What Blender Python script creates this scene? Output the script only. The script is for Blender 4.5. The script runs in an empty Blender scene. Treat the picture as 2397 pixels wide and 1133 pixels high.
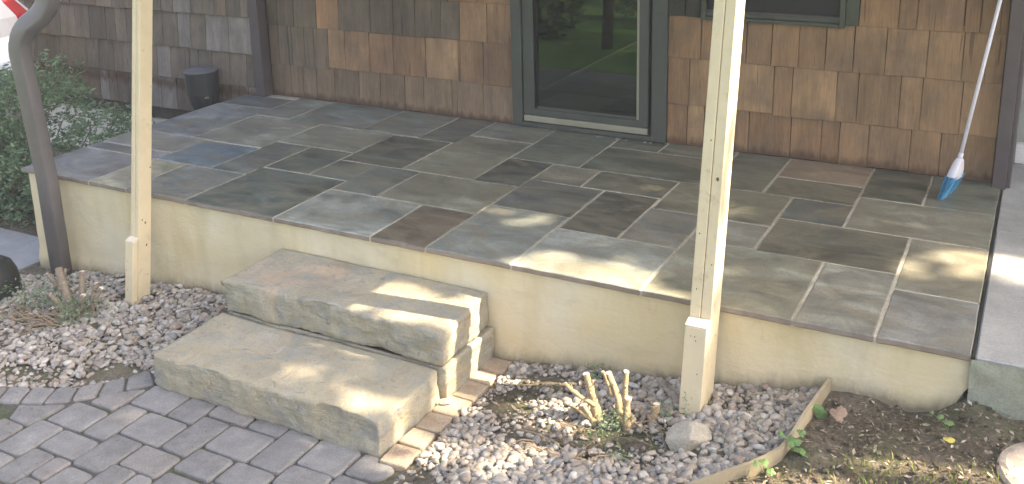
import bpy, bmesh, math, random
import numpy as np
from mathutils import Vector, Matrix, Euler

random.seed(7)
rng = np.random.default_rng(7)
scene = bpy.context.scene
col = scene.collection

# ------------------------------------------------------------------ camera, sky, sun, exposure
cam_d = bpy.data.cameras.new('camera')
cam = bpy.data.objects.new('camera', cam_d)
col.objects.link(cam)
cam.location = (5.0875, -3.4317, 1.75)
cam.rotation_euler = (math.radians(74.6157), math.radians(1.4351), math.radians(28.0937))
cam_d.sensor_width = 36.0
cam_d.lens = 2322.9 / 2397 * 36
cam_d.shift_y = (263.2 - 566.5) / 2397
cam_d.clip_start = 0.05
cam_d.clip_end = 500
scene.camera = cam

SUN_AZ = math.radians(17)      # from +x towards +y
SUN_EL = math.radians(45)
TO_SUN = Vector((math.cos(SUN_AZ) * math.cos(SUN_EL), math.sin(SUN_AZ) * math.cos(SUN_EL), math.sin(SUN_EL)))
world = bpy.data.worlds.new('World')
scene.world = world
world.use_nodes = True
wn = world.node_tree
bg = wn.nodes['Background']
sky = wn.nodes.new('ShaderNodeTexSky')
sky.sky_type = 'NISHITA'
sky.sun_disc = False
sky.sun_elevation = SUN_EL
sky.sun_rotation = math.pi / 2 - SUN_AZ
sky.air_density = 0.8
sky.dust_density = 5.0
sky.ozone_density = 0.45
wn.links.new(sky.outputs[0], bg.inputs['Color'])
bg.inputs['Strength'].default_value = 0.15
sun_d = bpy.data.lights.new('sun', 'SUN')
sun_d.energy = 5.0
sun_d.angle = math.radians(0.53)
sun_d.color = (1.0, 0.83, 0.60)
sun = bpy.data.objects.new('sun', sun_d)
col.objects.link(sun)
sun.rotation_euler = (-TO_SUN).to_track_quat('-Z', 'Y').to_euler()
sun.location = (12, 4, 12)
vs = scene.view_settings
vs.view_transform = 'Standard'
vs.look = 'None'
vs.gamma = 1
vs.use_curve_mapping = False
vs.exposure = 2.1

# ------------------------------------------------------------------ helpers
def link(o, parent=None):
    col.objects.link(o)
    if parent is not None:
        o.parent = parent
    return o

def thing(name, label, cat, loc=(0, 0, 0), group=None):
    o = bpy.data.objects.new(name, None)
    col.objects.link(o)
    o.location = loc
    o.empty_display_size = 0.1
    o['label'] = label
    o['category'] = cat
    if group:
        o['group'] = group
    return o

def tag(o, label, cat, group=None):
    o['label'] = label
    o['category'] = cat
    if group:
        o['group'] = group
    return o

def world_of(parent):
    m = Matrix.Identity(4)
    while parent is not None:
        m = Matrix.Translation(parent.location) @ parent.rotation_euler.to_matrix().to_4x4() @ m
        parent = parent.parent
    return m

def mesh_obj(name, verts, faces, mat, parent=None, smooth=False, local=False, color=None):
    """verts in world coordinates unless local"""
    if parent is not None and not local:
        inv = world_of(parent).inverted()
        verts = [inv @ Vector(v) for v in verts]
    me = bpy.data.meshes.new(name)
    me.from_pydata([tuple(v) for v in verts], [], faces)
    me.materials.append(mat)
    if smooth:
        for p in me.polygons:
            p.use_smooth = True
    me.update()
    o = bpy.data.objects.new(name, me)
    link(o, parent)
    if color is not None:
        o.color = (*color, 1.0)
    return o

def bm_obj(name, bm, mat, parent=None, smooth=False, color=None):
    if parent is not None:
        bm.transform(world_of(parent).inverted())
    me = bpy.data.meshes.new(name)
    bm.to_mesh(me)
    bm.free()
    me.materials.append(mat)
    if smooth:
        for p in me.polygons:
            p.use_smooth = True
    o = bpy.data.objects.new(name, me)
    link(o, parent)
    if color is not None:
        o.color = (*color, 1.0)
    return o

def np_obj(name, V, F, mat, parent=None, smooth=False):
    """fast mesh from numpy arrays; F is (n,k)"""
    me = bpy.data.meshes.new(name)
    n, k = F.shape
    me.vertices.add(len(V))
    me.vertices.foreach_set('co', np.asarray(V, dtype=np.float32).ravel())
    me.loops.add(n * k)
    me.loops.foreach_set('vertex_index', F.astype(np.int32).ravel())
    me.polygons.add(n)
    me.polygons.foreach_set('loop_start', np.arange(0, n * k, k, dtype=np.int32))
    me.polygons.foreach_set('loop_total', np.full(n, k, dtype=np.int32))
    if smooth:
        me.polygons.foreach_set('use_smooth', np.ones(n, dtype=bool))
    me.update(calc_edges=True)
    me.validate()
    me.materials.append(mat)
    o = bpy.data.objects.new(name, me)
    link(o, parent)
    return o

def add_box(bm, x0, x1, y0, y1, z0, z1, bevel=0.0, seg=1):
    r = bmesh.ops.create_cube(bm, size=1.0)
    vs_ = r['verts']
    for v in vs_:
        v.co = Vector(((x0 + x1) / 2 + v.co.x * (x1 - x0), (y0 + y1) / 2 + v.co.y * (y1 - y0), (z0 + z1) / 2 + v.co.z * (z1 - z0)))
    if bevel > 0:
        es = list({e for v in vs_ for e in v.link_edges})
        bmesh.ops.bevel(bm, geom=es, offset=bevel, segments=seg, affect='EDGES', profile=0.5)

def box(name, x0, x1, y0, y1, z0, z1, mat, parent=None, bevel=0.0, seg=1, color=None, lean=None):
    bm = bmesh.new()
    add_box(bm, x0, x1, y0, y1, z0, z1, bevel, seg)
    if lean:                     # (z_base, dx per m, dy per m)
        for v in bm.verts:
            h = v.co.z - lean[0]
            v.co.x += lean[1] * h
            v.co.y += lean[2] * h
    return bm_obj(name, bm, mat, parent, color=color)

def vhash(ix, iy, iz, seed):
    n = (ix * 374761393 + iy * 668265263 + iz * 2147483647 + seed * 974634777) & 0xFFFFFFFF
    n = ((n ^ (n >> 13)) * 1274126177) & 0xFFFFFFFF
    n = n ^ (n >> 16)
    return (n & 0xFFFF) / 65535.0 * 2 - 1

def vnoise(P, scale, seed=0):
    """value noise -1..1 for an (n,3) array"""
    Q = np.asarray(P, dtype=float) * scale
    I = np.floor(Q).astype(np.int64)
    f = Q - I
    f = f * f * (3 - 2 * f)
    out = np.zeros(len(Q))
    for dx in (0, 1):
        for dy in (0, 1):
            for dz in (0, 1):
                w = (f[:, 0] if dx else 1 - f[:, 0]) * (f[:, 1] if dy else 1 - f[:, 1]) * (f[:, 2] if dz else 1 - f[:, 2])
                out += w * vhash(I[:, 0] + dx, I[:, 1] + dy, I[:, 2] + dz, seed)
    return out

def fbm(P, scale, seed=0, octs=3):
    o = 0
    a = 1.0
    for k in range(octs):
        o = o + a * vnoise(P, scale * 2 ** k, seed + 17 * k)
        a *= 0.5
    return o

# ------------------------------------------------------------------ materials
class NB:
    def __init__(self, name):
        self.m = bpy.data.materials.new(name)
        self.m.use_nodes = True
        self.t = self.m.node_tree
        self.b = self.t.nodes['Principled BSDF']
    def n(self, typ, **kw):
        nd = self.t.nodes.new(typ)
        for k, v in kw.items():
            setattr(nd, k, v)
        return nd
    def l(self, a, b):
        self.t.links.new(a, b)
    def val(self, sock, v):
        if hasattr(v, 'links') or hasattr(v, 'is_linked'):
            self.l(v, sock)
        else:
            sock.default_value = v
    def pos(self, scale=(1, 1, 1), objrand=0.0):
        g = self.n('ShaderNodeNewGeometry')
        mp = self.n('ShaderNodeMapping')
        mp.inputs['Scale'].default_value = scale
        self.l(g.outputs['Position'], mp.inputs['Vector'])
        if objrand:
            oi = self.n('ShaderNodeObjectInfo')
            mu = self.n('ShaderNodeMath', operation='MULTIPLY')
            self.l(oi.outputs['Random'], mu.inputs[0])
            mu.inputs[1].default_value = objrand
            cb = self.n('ShaderNodeCombineXYZ')
            for k in range(3):
                self.l(mu.outputs[0], cb.inputs[k])
            self.l(cb.outputs[0], mp.inputs['Location'])
        return mp.outputs[0]
    def noise(self, vec, scale, detail=4, rough=0.55, dist=0.0):
        nd = self.n('ShaderNodeTexNoise')
        self.l(vec, nd.inputs['Vector'])
        nd.inputs['Scale'].default_value = scale
        nd.inputs['Detail'].default_value = detail
        nd.inputs['Roughness'].default_value = rough
        nd.inputs['Distortion'].default_value = dist
        return nd.outputs['Fac']
    def ramp(self, fac, stops):
        r = self.n('ShaderNodeValToRGB')
        e = r.color_ramp.elements
        while len(e) < len(stops):
            e.new(0.5)
        for k, (p, c) in enumerate(stops):
            e[k].position = p
            e[k].color = (*c, 1) if len(c) == 3 else c
        self.l(fac, r.inputs['Fac'])
        return r.outputs['Color']
    def mix(self, fac, a, b, mode='MIX'):
        m = self.n('ShaderNodeMix', data_type='RGBA', blend_type=mode)
        self.val(m.inputs[0], fac)
        for s, v in ((m.inputs[6], a), (m.inputs[7], b)):
            if isinstance(v, tuple):
                s.default_value = (*v, 1) if len(v) == 3 else v
            else:
                self.l(v, s)
        return m.outputs[2]
    def math(self, op, a, b=0.0):
        m = self.n('ShaderNodeMath', operation=op)
        self.val(m.inputs[0], a)
        self.val(m.inputs[1], b)
        return m.outputs[0]
    def bump(self, h, strength=0.4, dist=0.01):
        b = self.n('ShaderNodeBump')
        b.inputs['Strength'].default_value = strength
        b.inputs['Distance'].default_value = dist
        self.l(h, b.inputs['Height'])
        self.l(b.outputs[0], self.b.inputs['Normal'])
    def done(self, color, rough=0.8, spec=0.3, metal=0.0):
        self.val(self.b.inputs['Roughness'], rough)
        if isinstance(color, tuple):
            self.b.inputs['Base Color'].default_value = (*color, 1)
        else:
            self.l(color, self.b.inputs['Base Color'])
        self.b.inputs['Specular IOR Level'].default_value = spec
        self.b.inputs['Metallic'].default_value = metal
        return self.m

G3 = lambda v: (v, v, v)

def mat_flagstone():
    k = NB('bluestone')
    oi = k.n('ShaderNodeObjectInfo')
    v = k.pos((1, 1, 1), objrand=37.0)
    mp = k.n('ShaderNodeMapping')
    k.l(v, mp.inputs['Vector'])
    mp.inputs['Scale'].default_value = (1.0, 2.3, 1.0)
    rot = k.math('MULTIPLY', oi.outputs['Random'], 2.4)
    cb = k.n('ShaderNodeCombineXYZ')
    k.l(rot, cb.inputs[2])
    k.l(cb.outputs[0], mp.inputs['Rotation'])
    streak = k.noise(mp.outputs[0], 2.1, 8, 0.62, 0.9)
    blotch = k.noise(v, 6.0, 7, 0.66, 1.1)
    fine = k.noise(v, 120.0, 3, 0.6)
    c = k.mix(1.0, oi.outputs['Color'], k.ramp(streak, [(0.33, G3(0.6)), (0.48, G3(0.95)), (0.56, G3(1.12)), (0.68, G3(1.55))]), 'MULTIPLY')
    c = k.mix(1.0, c, k.ramp(blotch, [(0.3, G3(0.7)), (0.7, G3(1.32))]), 'MULTIPLY')
    tanm = k.ramp(k.noise(mp.outputs[0], 2.2, 6, 0.64, 1.8), [(0.45, G3(0.0)), (0.64, G3(0.7))])
    c = k.mix(tanm, c, (0.265, 0.235, 0.165))
    c = k.mix(1.0, c, k.ramp(fine, [(0.3, G3(0.88)), (0.7, G3(1.12))]), 'MULTIPLY')
    cleft = k.math('SNAP', k.noise(mp.outputs[0], 5.0, 5, 0.6, 0.8), 0.09)
    h = k.math('ADD', k.math('MULTIPLY', streak, 0.8), k.math('ADD', k.math('MULTIPLY', blotch, 0.8), k.math('ADD', k.math('MULTIPLY', fine, 0.14), k.math('MULTIPLY', cleft, 0.9))))
    k.bump(h, 0.32, 0.012)
    # hand-split side faces show the rustier heart of the stone
    g = k.n('ShaderNodeNewGeometry')
    sp = k.n('ShaderNodeSeparateXYZ')
    k.l(g.outputs['True Normal'], sp.inputs[0])
    up = k.ramp(sp.outputs['Z'], [(0.3, G3(1)), (0.6, G3(0))])
    c = k.mix(up, c, k.ramp(blotch, [(0.3, (0.22, 0.175, 0.145)), (0.7, (0.36, 0.30, 0.255))]))
    return k.done(c, k.ramp(blotch, [(0.3, G3(0.36)), (0.7, G3(0.58))]), 0.5)

def mat_mortar():
    k = NB('mortar')
    v = k.pos()
    n = k.noise(v, 30, 5)
    big = k.noise(v, 1.3, 3)
    c = k.mix(k.ramp(big, [(0.4, G3(0)), (0.6, G3(1))]), (0.66, 0.61, 0.50), (0.42, 0.385, 0.30))
    c = k.mix(1.0, c, k.ramp(n, [(0.3, G3(0.75)), (0.7, G3(1.15))]), 'MULTIPLY')
    k.bump(n, 0.5, 0.004)
    return k.done(c, 0.9)

def mat_stucco():
    k = NB('painted_stucco')
    v = k.pos()
    vz = k.pos((1, 1, 0.25))
    n = k.noise(v, 60, 6, 0.65)
    blot = k.noise(v, 2.4, 4, 0.6, 0.5)
    drip = k.noise(vz, 6.0, 4, 0.6, 0.4)
    c = k.mix(k.ramp(blot, [(0.35, G3(0)), (0.68, G3(1))]), (0.76, 0.64, 0.385), (0.80, 0.72, 0.53))
    c = k.mix(k.ramp(drip, [(0.5, G3(0.0)), (0.75, G3(0.4))]), c, (0.52, 0.42, 0.2))
    # grime and splash marks low on the wall
    wide = k.noise(k.pos((1, 1, 1.5)), 3.2, 5, 0.65, 0.8)
    c = k.mix(k.ramp(wide, [(0.58, G3(0.0)), (0.75, G3(0.28))]), c, (0.40, 0.36, 0.25))
    at = k.n('ShaderNodeAttribute', attribute_name='splash')
    sp = k.math('MULTIPLY', at.outputs['Fac'], k.noise(k.pos((1, 1, .5)), 14, 6, 0.7, 0.5))
    c = k.mix(k.ramp(sp, [(0.12, G3(0.0)), (0.5, G3(0.85))]), c, (0.27, 0.22, 0.15))
    trow = k.noise(k.pos((1, 1, 3.2)), 5.5, 5, 0.6, 2.2)
    crack = k.n('ShaderNodeTexVoronoi', feature='DISTANCE_TO_EDGE')
    wv = k.n('ShaderNodeVectorMath', operation='ADD')
    k.l(v, wv.inputs[0])
    nz_ = k.n('ShaderNodeTexNoise')
    k.l(v, nz_.inputs['Vector'])
    nz_.inputs['Scale'].default_value = 4.0
    sc_ = k.n('ShaderNodeVectorMath', operation='SCALE')
    k.l(nz_.outputs['Color'], sc_.inputs[0])
    sc_.inputs['Scale'].default_value = 0.35
    k.l(sc_.outputs[0], wv.inputs[1])
    k.l(wv.outputs[0], crack.inputs['Vector'])
    crack.inputs['Scale'].default_value = 1.1
    ck = k.ramp(crack.outputs['Distance'], [(0.0, G3(1)), (0.0035, G3(0))])
    c = k.mix(k.mix(1.0, ck, k.ramp(k.noise(v, 1.9, 2, 0.5), [(0.5, G3(0.0)), (0.6, G3(0.12))]), 'MULTIPLY'), c, (0.3, 0.25, 0.17))
    k.bump(k.math('ADD', n, k.math('MULTIPLY', k.math('ADD', blot, k.math('MULTIPLY', trow, 0.5)), 1.6)), 0.35, 0.006)
    return k.done(c, 0.85, 0.25)

def mat_rock(name, c0, c1, c2, scale=6.0, bump=0.7, lichen=0.35):
    k = NB(name)
    v = k.pos((1, 1, 1), objrand=11.0)
    a = k.noise(v, scale, 7, 0.62, 0.7)
    b = k.noise(v, scale * 2.3, 6, 0.65, 0.3)
    f = k.noise(v, 140, 4, 0.65)
    c = k.mix(k.ramp(a, [(0.33, G3(0)), (0.66, G3(1))]), c0, c1)
    c = k.mix(k.ramp(b, [(0.55, G3(0)), (0.7, G3(lichen))]), c, c2)
    pit = k.ramp(k.noise(v, 17, 5, 0.6, 0.4), [(0.28, G3(0.6)), (0.37, G3(1.0))])
    c = k.mix(0.6, c, pit, 'MULTIPLY')
    c = k.mix(1.0, c, k.ramp(f, [(0.3, G3(0.8)), (0.7, G3(1.2))]), 'MULTIPLY')
    k.bump(k.math('ADD', k.math('MULTIPLY', b, 1.5), k.math('MULTIPLY', f, 0.25)), bump, 0.012)
    return k.done(c, 0.88, 0.3)

def mat_shingle():
    k = NB('cedar_shingle')
    oi = k.n('ShaderNodeObjectInfo')
    v = k.pos((1, 1, 1), objrand=53.0)
    vs1 = k.pos((1, 1, 0.05), objrand=53.0)
    vs2 = k.pos((1, 1, 0.16), objrand=91.0)
    grain = k.noise(vs1, 130, 5, 0.7)
    band = k.noise(vs2, 16, 4, 0.6, 0.2)
    blot = k.noise(v, 5.5, 4, 0.6, 0.3)
    c = k.mix(1.0, oi.outputs['Color'], k.ramp(grain, [(0.25, G3(0.76)), (0.5, G3(1.0)), (0.78, G3(1.22))]), 'MULTIPLY')
    c = k.mix(1.0, c, k.ramp(band, [(0.3, G3(0.8)), (0.7, G3(1.2))]), 'MULTIPLY')
    # weathering: silver-grey where old stain has gone
    c = k.mix(k.ramp(blot, [(0.45, G3(0.0)), (0.7, G3(0.4))]), c, (0.13, 0.115, 0.095))
    cross = k.noise(k.pos((1, 1, .8)), 2.3, 5, 0.65, 0.5)
    c = k.mix(1.0, c, k.ramp(cross, [(0.3, (0.74, 0.76, 0.8)), (0.7, (1.24, 1.2, 1.14))]), 'MULTIPLY')
    split = k.ramp(k.noise(k.pos((1, 1, 0.03), objrand=17.0), 34, 2, 0.5), [(0.285, G3(0.45)), (0.305, G3(1.0))])
    c = k.mix(0.8, c, split, 'MULTIPLY')
    # rusty splash stain just above the flagstones
    g = k.n('ShaderNodeNewGeometry')
    sp = k.n('ShaderNodeSeparateXYZ')
    k.l(g.outputs['Position'], sp.inputs[0])
    drip = k.noise(k.pos((1, 1, 0.25)), 22, 4, 0.65)
    hgt = k.math('ADD', sp.outputs['Z'], k.math('MULTIPLY', drip, -0.13))
    low = k.ramp(k.math('MULTIPLY', k.math('ABSOLUTE', k.math('ADD', hgt, 0.06)), 10.0), [(0.1, G3(0.75)), (0.5, G3(0.0))])
    c = k.mix(low, c, (0.10, 0.055, 0.035))
    k.bump(k.math('ADD', k.math('MULTIPLY', grain, 1.0), band), 0.45, 0.004)
    return k.done(c, 0.82, 0.25)

def mat_paint(name, c, rough=0.5, var=0.15, bump=0.15, dirt=None, spec=0.4):
    k = NB(name)
    v = k.pos()
    n = k.noise(v, 7, 5, 0.6)
    f = k.noise(k.pos((1, 1, 0.1)), 90, 4, 0.6)
    cc = k.mix(1.0, c, k.ramp(n, [(0.3, G3(1 - var)), (0.7, G3(1 + var))]), 'MULTIPLY')
    if dirt:
        d = k.noise(v, 16, 5, 0.7, 0.4)
        cc = k.mix(k.ramp(d, [(0.6, G3(0)), (0.74, G3(0.75))]), cc, dirt)
    k.bump(k.math('ADD', f, n), bump, 0.003)
    return k.done(cc, rough, spec)

def mat_island(name, stops, rough=0.75, bump=0.3, nscale=60, var=0.2, spec=0.3, trans=0.0):
    """colour picked per loose piece"""
    k = NB(name)
    g = k.n('ShaderNodeNewGeometry')
    r = k.n('ShaderNodeValToRGB')
    e = r.color_ramp.elements
    while len(e) < len(stops):
        e.new(0.5)
    for i, (p, c) in enumerate(stops):
        e[i].position = p
        e[i].color = (*c, 1)
    k.l(g.outputs['Random Per Island'], r.inputs['Fac'])
    v = k.pos()
    n = k.noise(v, nscale, 4, 0.6)
    c = k.mix(1.0, r.outputs['Color'], k.ramp(n, [(0.3, G3(1 - var)), (0.7, G3(1 + var))]), 'MULTIPLY')
    if bump:
        k.bump(n, bump, 0.004)
    m = k.done(c, rough, spec)
    if trans:
        tr = k.n('ShaderNodeBsdfTranslucent')
        k.l(c, tr.inputs['Color'])
        mx = k.n('ShaderNodeMixShader')
        mx.inputs[0].default_value = trans
        k.l(k.b.outputs[0], mx.inputs[1])
        k.l(tr.outputs[0], mx.inputs[2])
        out = k.t.nodes['Material Output']
        k.l(mx.outputs[0], out.inputs['Surface'])
    return m

def mat_paver():
    k = NB('concrete_paver')
    oi = k.n('ShaderNodeObjectInfo')
    v = k.pos((1, 1, 1), objrand=21.0)
    a = k.noise(v, 14, 6, 0.65)
    f = k.noise(v, 160, 4, 0.7)
    c = k.mix(1.0, oi.outputs['Color'], k.ramp(a, [(0.3, G3(0.78)), (0.7, G3(1.2))]), 'MULTIPLY')
    c = k.mix(1.0, c, k.ramp(f, [(0.3, G3(0.78)), (0.7, G3(1.22))]), 'MULTIPLY')
    speck = k.ramp(k.noise(v, 55, 2, 0.5), [(0.27, G3(0.5)), (0.34, G3(1.0))])
    c = k.mix(0.6, c, speck, 'MULTIPLY')
    k.bump(k.math('ADD', a, k.math('MULTIPLY', f, 0.6)), 0.5, 0.005)
    return k.done(c, 0.9, 0.25)

def mat_ground():
    k = NB('soil_and_lawn')
    v = k.pos()
    sep = k.n('ShaderNodeSeparateXYZ')
    k.l(v, sep.inputs[0])
    a = k.noise(v, 5, 6, 0.65)
    f = k.noise(v, 60, 5, 0.7)
    soil = k.ramp(a, [(0.3, (0.105, 0.09, 0.066)), (0.55, (0.17, 0.145, 0.11)), (0.75, (0.24, 0.21, 0.16))])
    soil = k.mix(1.0, soil, k.ramp(f, [(0.28, G3(0.5)), (0.5, G3(1.0)), (0.75, G3(1.5))]), 'MULTIPLY')
    chips = k.ramp(k.noise(k.pos((1, 2.2, 1)), 45, 2, 0.4, 0.6), [(0.66, G3(0.0)), (0.7, G3(0.8))])
    soil = k.mix(chips, soil, (0.36, 0.31, 0.24))
    moss = k.ramp(k.noise(v, 3.3, 5, 0.65), [(0.48, G3(0.0)), (0.62, G3(0.5))])
    soil = k.mix(moss, soil, (0.075, 0.1, 0.035))
    lawn = k.ramp(k.noise(v, 18, 5, 0.7), [(0.3, (0.03, 0.075, 0.012)), (0.7, (0.085, 0.17, 0.028))])
    wob = k.math('MULTIPLY', k.noise(v, 1.1, 3), 1.2)
    edge = k.math('ADD', sep.outputs['Y'], wob)
    m = k.ramp(k.math('MULTIPLY', edge, -1.0), [(0.0, G3(0)), (1.0, G3(1))])
    mm = k.n('ShaderNodeMapRange')
    k.l(edge, mm.inputs['Value'])
    mm.inputs['From Min'].default_value = -1.6
    mm.inputs['From Max'].default_value = -2.3
    c = k.mix(mm.outputs[0], soil, lawn)
    k.bump(k.math('ADD', a, f), 0.8, 0.012)
    return k.done(c, 0.95, 0.15)

def mat_concrete(name, c, scale=8, bump=0.3, var=0.15):
    k = NB(name)
    v = k.pos()
    a = k.noise(v, scale, 6, 0.6, 0.4)
    b = k.noise(v, 1.7, 4, 0.6, 0.6)
    f = k.noise(v, 120, 4, 0.7)
    cc = k.mix(1.0, c, k.ramp(a, [(0.3, G3(1 - var)), (0.7, G3(1 + var))]), 'MULTIPLY')
    cc = k.mix(1.0, cc, k.ramp(b, [(0.35, G3(0.82)), (0.65, G3(1.1))]), 'MULTIPLY')
    cc = k.mix(1.0, cc, k.ramp(f, [(0.3, G3(0.85)), (0.7, G3(1.15))]), 'MULTIPLY')
    k.bump(k.math('ADD', a, k.math('MULTIPLY', f, 0.4)), bump, 0.006)
    return k.done(cc, 0.88, 0.25)

def mat_simple(name, c, rough=0.5, spec=0.4, metal=0.0):
    return NB(name).done(c, rough, spec, metal)

def mat_glass():
    k = NB('door_glass')
    gl = k.n('ShaderNodeBsdfGlossy')
    gl.inputs['Roughness'].default_value = 0.01
    gl.inputs['Color'].default_value = (0.9, 0.95, 0.9, 1)
    tr = k.n('ShaderNodeBsdfTransparent')
    tr.inputs['Color'].default_value = (0.55, 0.6, 0.57, 1)
    fr = k.n('ShaderNodeFresnel')
    fr.inputs['IOR'].default_value = 1.85
    mx = k.n('ShaderNodeMixShader')
    k.l(fr.outputs[0], mx.inputs[0])
    k.l(tr.outputs[0], mx.inputs[1])
    k.l(gl.outputs[0], mx.inputs[2])
    k.l(mx.outputs[0], k.t.nodes['Material Output'].inputs['Surface'])
    return k.m

M_FLAG = mat_flagstone()
M_MORTAR = mat_mortar()
M_STUCCO = mat_stucco()
def mat_step():
    k = NB('step_sandstone')
    v = k.pos((1, 1, 1), objrand=11.0)
    big = k.noise(v, 2.6, 6, 0.62, 1.2)
    mid = k.noise(v, 8.0, 7, 0.66, 1.0)
    bed = k.noise(k.pos((1, 1, 7), objrand=5.0), 3.5, 6, 0.65, 0.6)
    fine = k.noise(v, 90, 5, 0.7)
    c = k.ramp(big, [(0.3, (0.34, 0.335, 0.28)), (0.45, (0.47, 0.415, 0.295)), (0.58, (0.42, 0.395, 0.31)), (0.72, (0.54, 0.44, 0.315))])
    c = k.mix(k.ramp(mid, [(0.5, G3(0.0)), (0.66, G3(0.7))]), c, (0.34, 0.35, 0.335))
    c = k.mix(k.ramp(k.noise(v, 5.0, 6, 0.7, 0.8), [(0.58, G3(0.0)), (0.70, G3(0.65))]), c, (0.56, 0.52, 0.44))
    # rust and dark lichen stains
    c = k.mix(k.ramp(k.noise(v, 4.1, 5, 0.6, 1.6), [(0.60, G3(0.0)), (0.74, G3(0.6))]), c, (0.36, 0.255, 0.16))
    c = k.mix(k.ramp(k.noise(k.pos((1, 1.8, 1), objrand=3.0), 13, 4, 0.6, 2.0), [(0.62, G3(0.0)), (0.68, G3(0.6))]), c, (0.2, 0.195, 0.17))
    c = k.mix(1.0, c, k.ramp(bed, [(0.3, G3(0.86)), (0.7, G3(1.12))]), 'MULTIPLY')
    c = k.mix(1.0, c, k.ramp(fine, [(0.3, G3(0.9)), (0.7, G3(1.1))]), 'MULTIPLY')
    h = k.math('ADD', k.math('MULTIPLY', mid, 2.2), k.math('ADD', k.math('MULTIPLY', bed, 1.2), k.math('MULTIPLY', fine, 0.35)))
    k.bump(h, 0.75, 0.014)
    return k.done(c, 0.88, 0.25)
M_STEP = mat_step()
M_ROCK = mat_rock('field_rock', (0.42, 0.385, 0.31), (0.54, 0.49, 0.40), (0.25, 0.22, 0.17), 16.0, 0.8)
M_SHINGLE = mat_shingle()
M_BACK = mat_simple('dark_sheathing', (0.09, 0.066, 0.048), 0.9)
M_TRIM = mat_paint('brown_trim_paint', (0.105, 0.088, 0.088), 0.55, 0.12, 0.2)
M_DOORG = mat_paint('grey_green_paint', (0.088, 0.096, 0.082), 0.45, 0.1, 0.08)
M_WING = mat_paint('green_window_paint', (0.07, 0.082, 0.062), 0.4, 0.1, 0.05)
M_SILL = mat_paint('tan_sill_metal', (0.36, 0.345, 0.26), 0.4, 0.08, 0.05)
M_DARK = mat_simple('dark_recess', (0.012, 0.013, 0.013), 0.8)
M_JOINTD = mat_simple('dark_joint_filler', (0.03, 0.031, 0.03), 0.85)
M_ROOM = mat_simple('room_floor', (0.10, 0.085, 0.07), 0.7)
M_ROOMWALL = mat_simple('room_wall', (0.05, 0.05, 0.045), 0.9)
M_GLASS = mat_glass()
M_SCREEN = mat_simple('insect_screen', (0.022, 0.023, 0.023), 0.65, 0.3)
M_CREAM = mat_paint('cream_post_paint', (0.74, 0.63, 0.42), 0.5, 0.07, 0.25, dirt=(0.5, 0.4, 0.26))
M_KNOT = mat_simple('wood_knot', (0.16, 0.11, 0.06), 0.8)
M_CUT = mat_paint('raw_cut_wood', (0.78, 0.7, 0.56), 0.8, 0.1, 0.3)
M_SPOUT = mat_paint('brown_downspout', (0.15, 0.14, 0.14), 0.38, 0.08, 0.05)
M_WHITE = mat_paint('white_plastic', (0.75, 0.74, 0.8), 0.35, 0.03, 0.02)
M_BRISTLE = mat_island('blue_bristle', [(0.0, (0.05, 0.23, 0.42)), (1.0, (0.12, 0.4, 0.62))], 0.55, 0)
M_BLACK = mat_simple('black_plastic', (0.018, 0.02, 0.021), 0.5)
M_VENT = mat_paint('grey_vent_plastic', (0.035, 0.04, 0.042), 0.45, 0.1, 0.05)
M_PALE = mat_simple('pale_vent_lid', (0.16, 0.165, 0.18), 0.45)
M_METAL = mat_simple('bright_metal', (0.7, 0.7, 0.68), 0.3, 0.5, 1.0)
M_FOUND = mat_concrete('white_foundation', (0.84, 0.83, 0.80), 6, 0.2, 0.04)
M_CONC = mat_concrete('pale_concrete', (0.40, 0.40, 0.385), 5, 0.25, 0.16)
M_CONCG = mat_concrete('mossy_concrete', (0.34, 0.36, 0.29), 9, 0.6, 0.25)
M_PATH = mat_concrete('grey_path', (0.33, 0.33, 0.34), 8, 0.3, 0.12)
M_DRIVE = mat_concrete('sunlit_driveway', (0.6, 0.6, 0.58), 5, 0.2, 0.08)
M_WALLGREY = mat_concrete('grey_green_wall', (0.36, 0.38, 0.35), 6, 0.2, 0.08)
M_GROUND = mat_ground()
M_PAVER = mat_paver()
M_JOINT = None
def mat_joint():
    k = NB('mossy_joint_sand')
    v = k.pos()
    a = k.noise(v, 6, 5, 0.6)
    f = k.noise(v, 90, 4, 0.7)
    c = k.mix(k.ramp(a, [(0.48, G3(0)), (0.6, G3(1))]), (0.13, 0.12, 0.112), (0.085, 0.11, 0.05))
    c = k.mix(1.0, c, k.ramp(f, [(0.3, G3(0.6)), (0.7, G3(1.3))]), 'MULTIPLY')
    k.bump(f, 0.8, 0.006)
    return k.done(c, 0.95, 0.15)
M_JOINT = mat_joint()
PEB = [(0.0, (0.26, 0.225, 0.19)), (0.16, (0.42, 0.385, 0.335)), (0.30, (0.34, 0.285, 0.225)), (0.46, (0.49, 0.455, 0.405)),
       (0.62, (0.25, 0.245, 0.24)), (0.76, (0.38, 0.325, 0.265)), (0.9, (0.58, 0.555, 0.51)), (1.0, (0.33, 0.25, 0.2))]
M_PEBBLE = mat_island('river_pebble', PEB, 0.7, 0.3, 70, 0.22, 0.35)
M_LITTER = mat_island('leaf_litter', [(0.0, (0.10, 0.07, 0.045)), (0.4, (0.2, 0.15, 0.1)), (0.75, (0.32, 0.26, 0.18)), (1.0, (0.5, 0.46, 0.38))], 0.9, 0)
M_GRASS = mat_island('grass_blade', [(0.0, (0.10, 0.17, 0.03)), (0.5, (0.2, 0.26, 0.06)), (1.0, (0.36, 0.34, 0.13))], 0.7, 0, trans=0.3)
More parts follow.
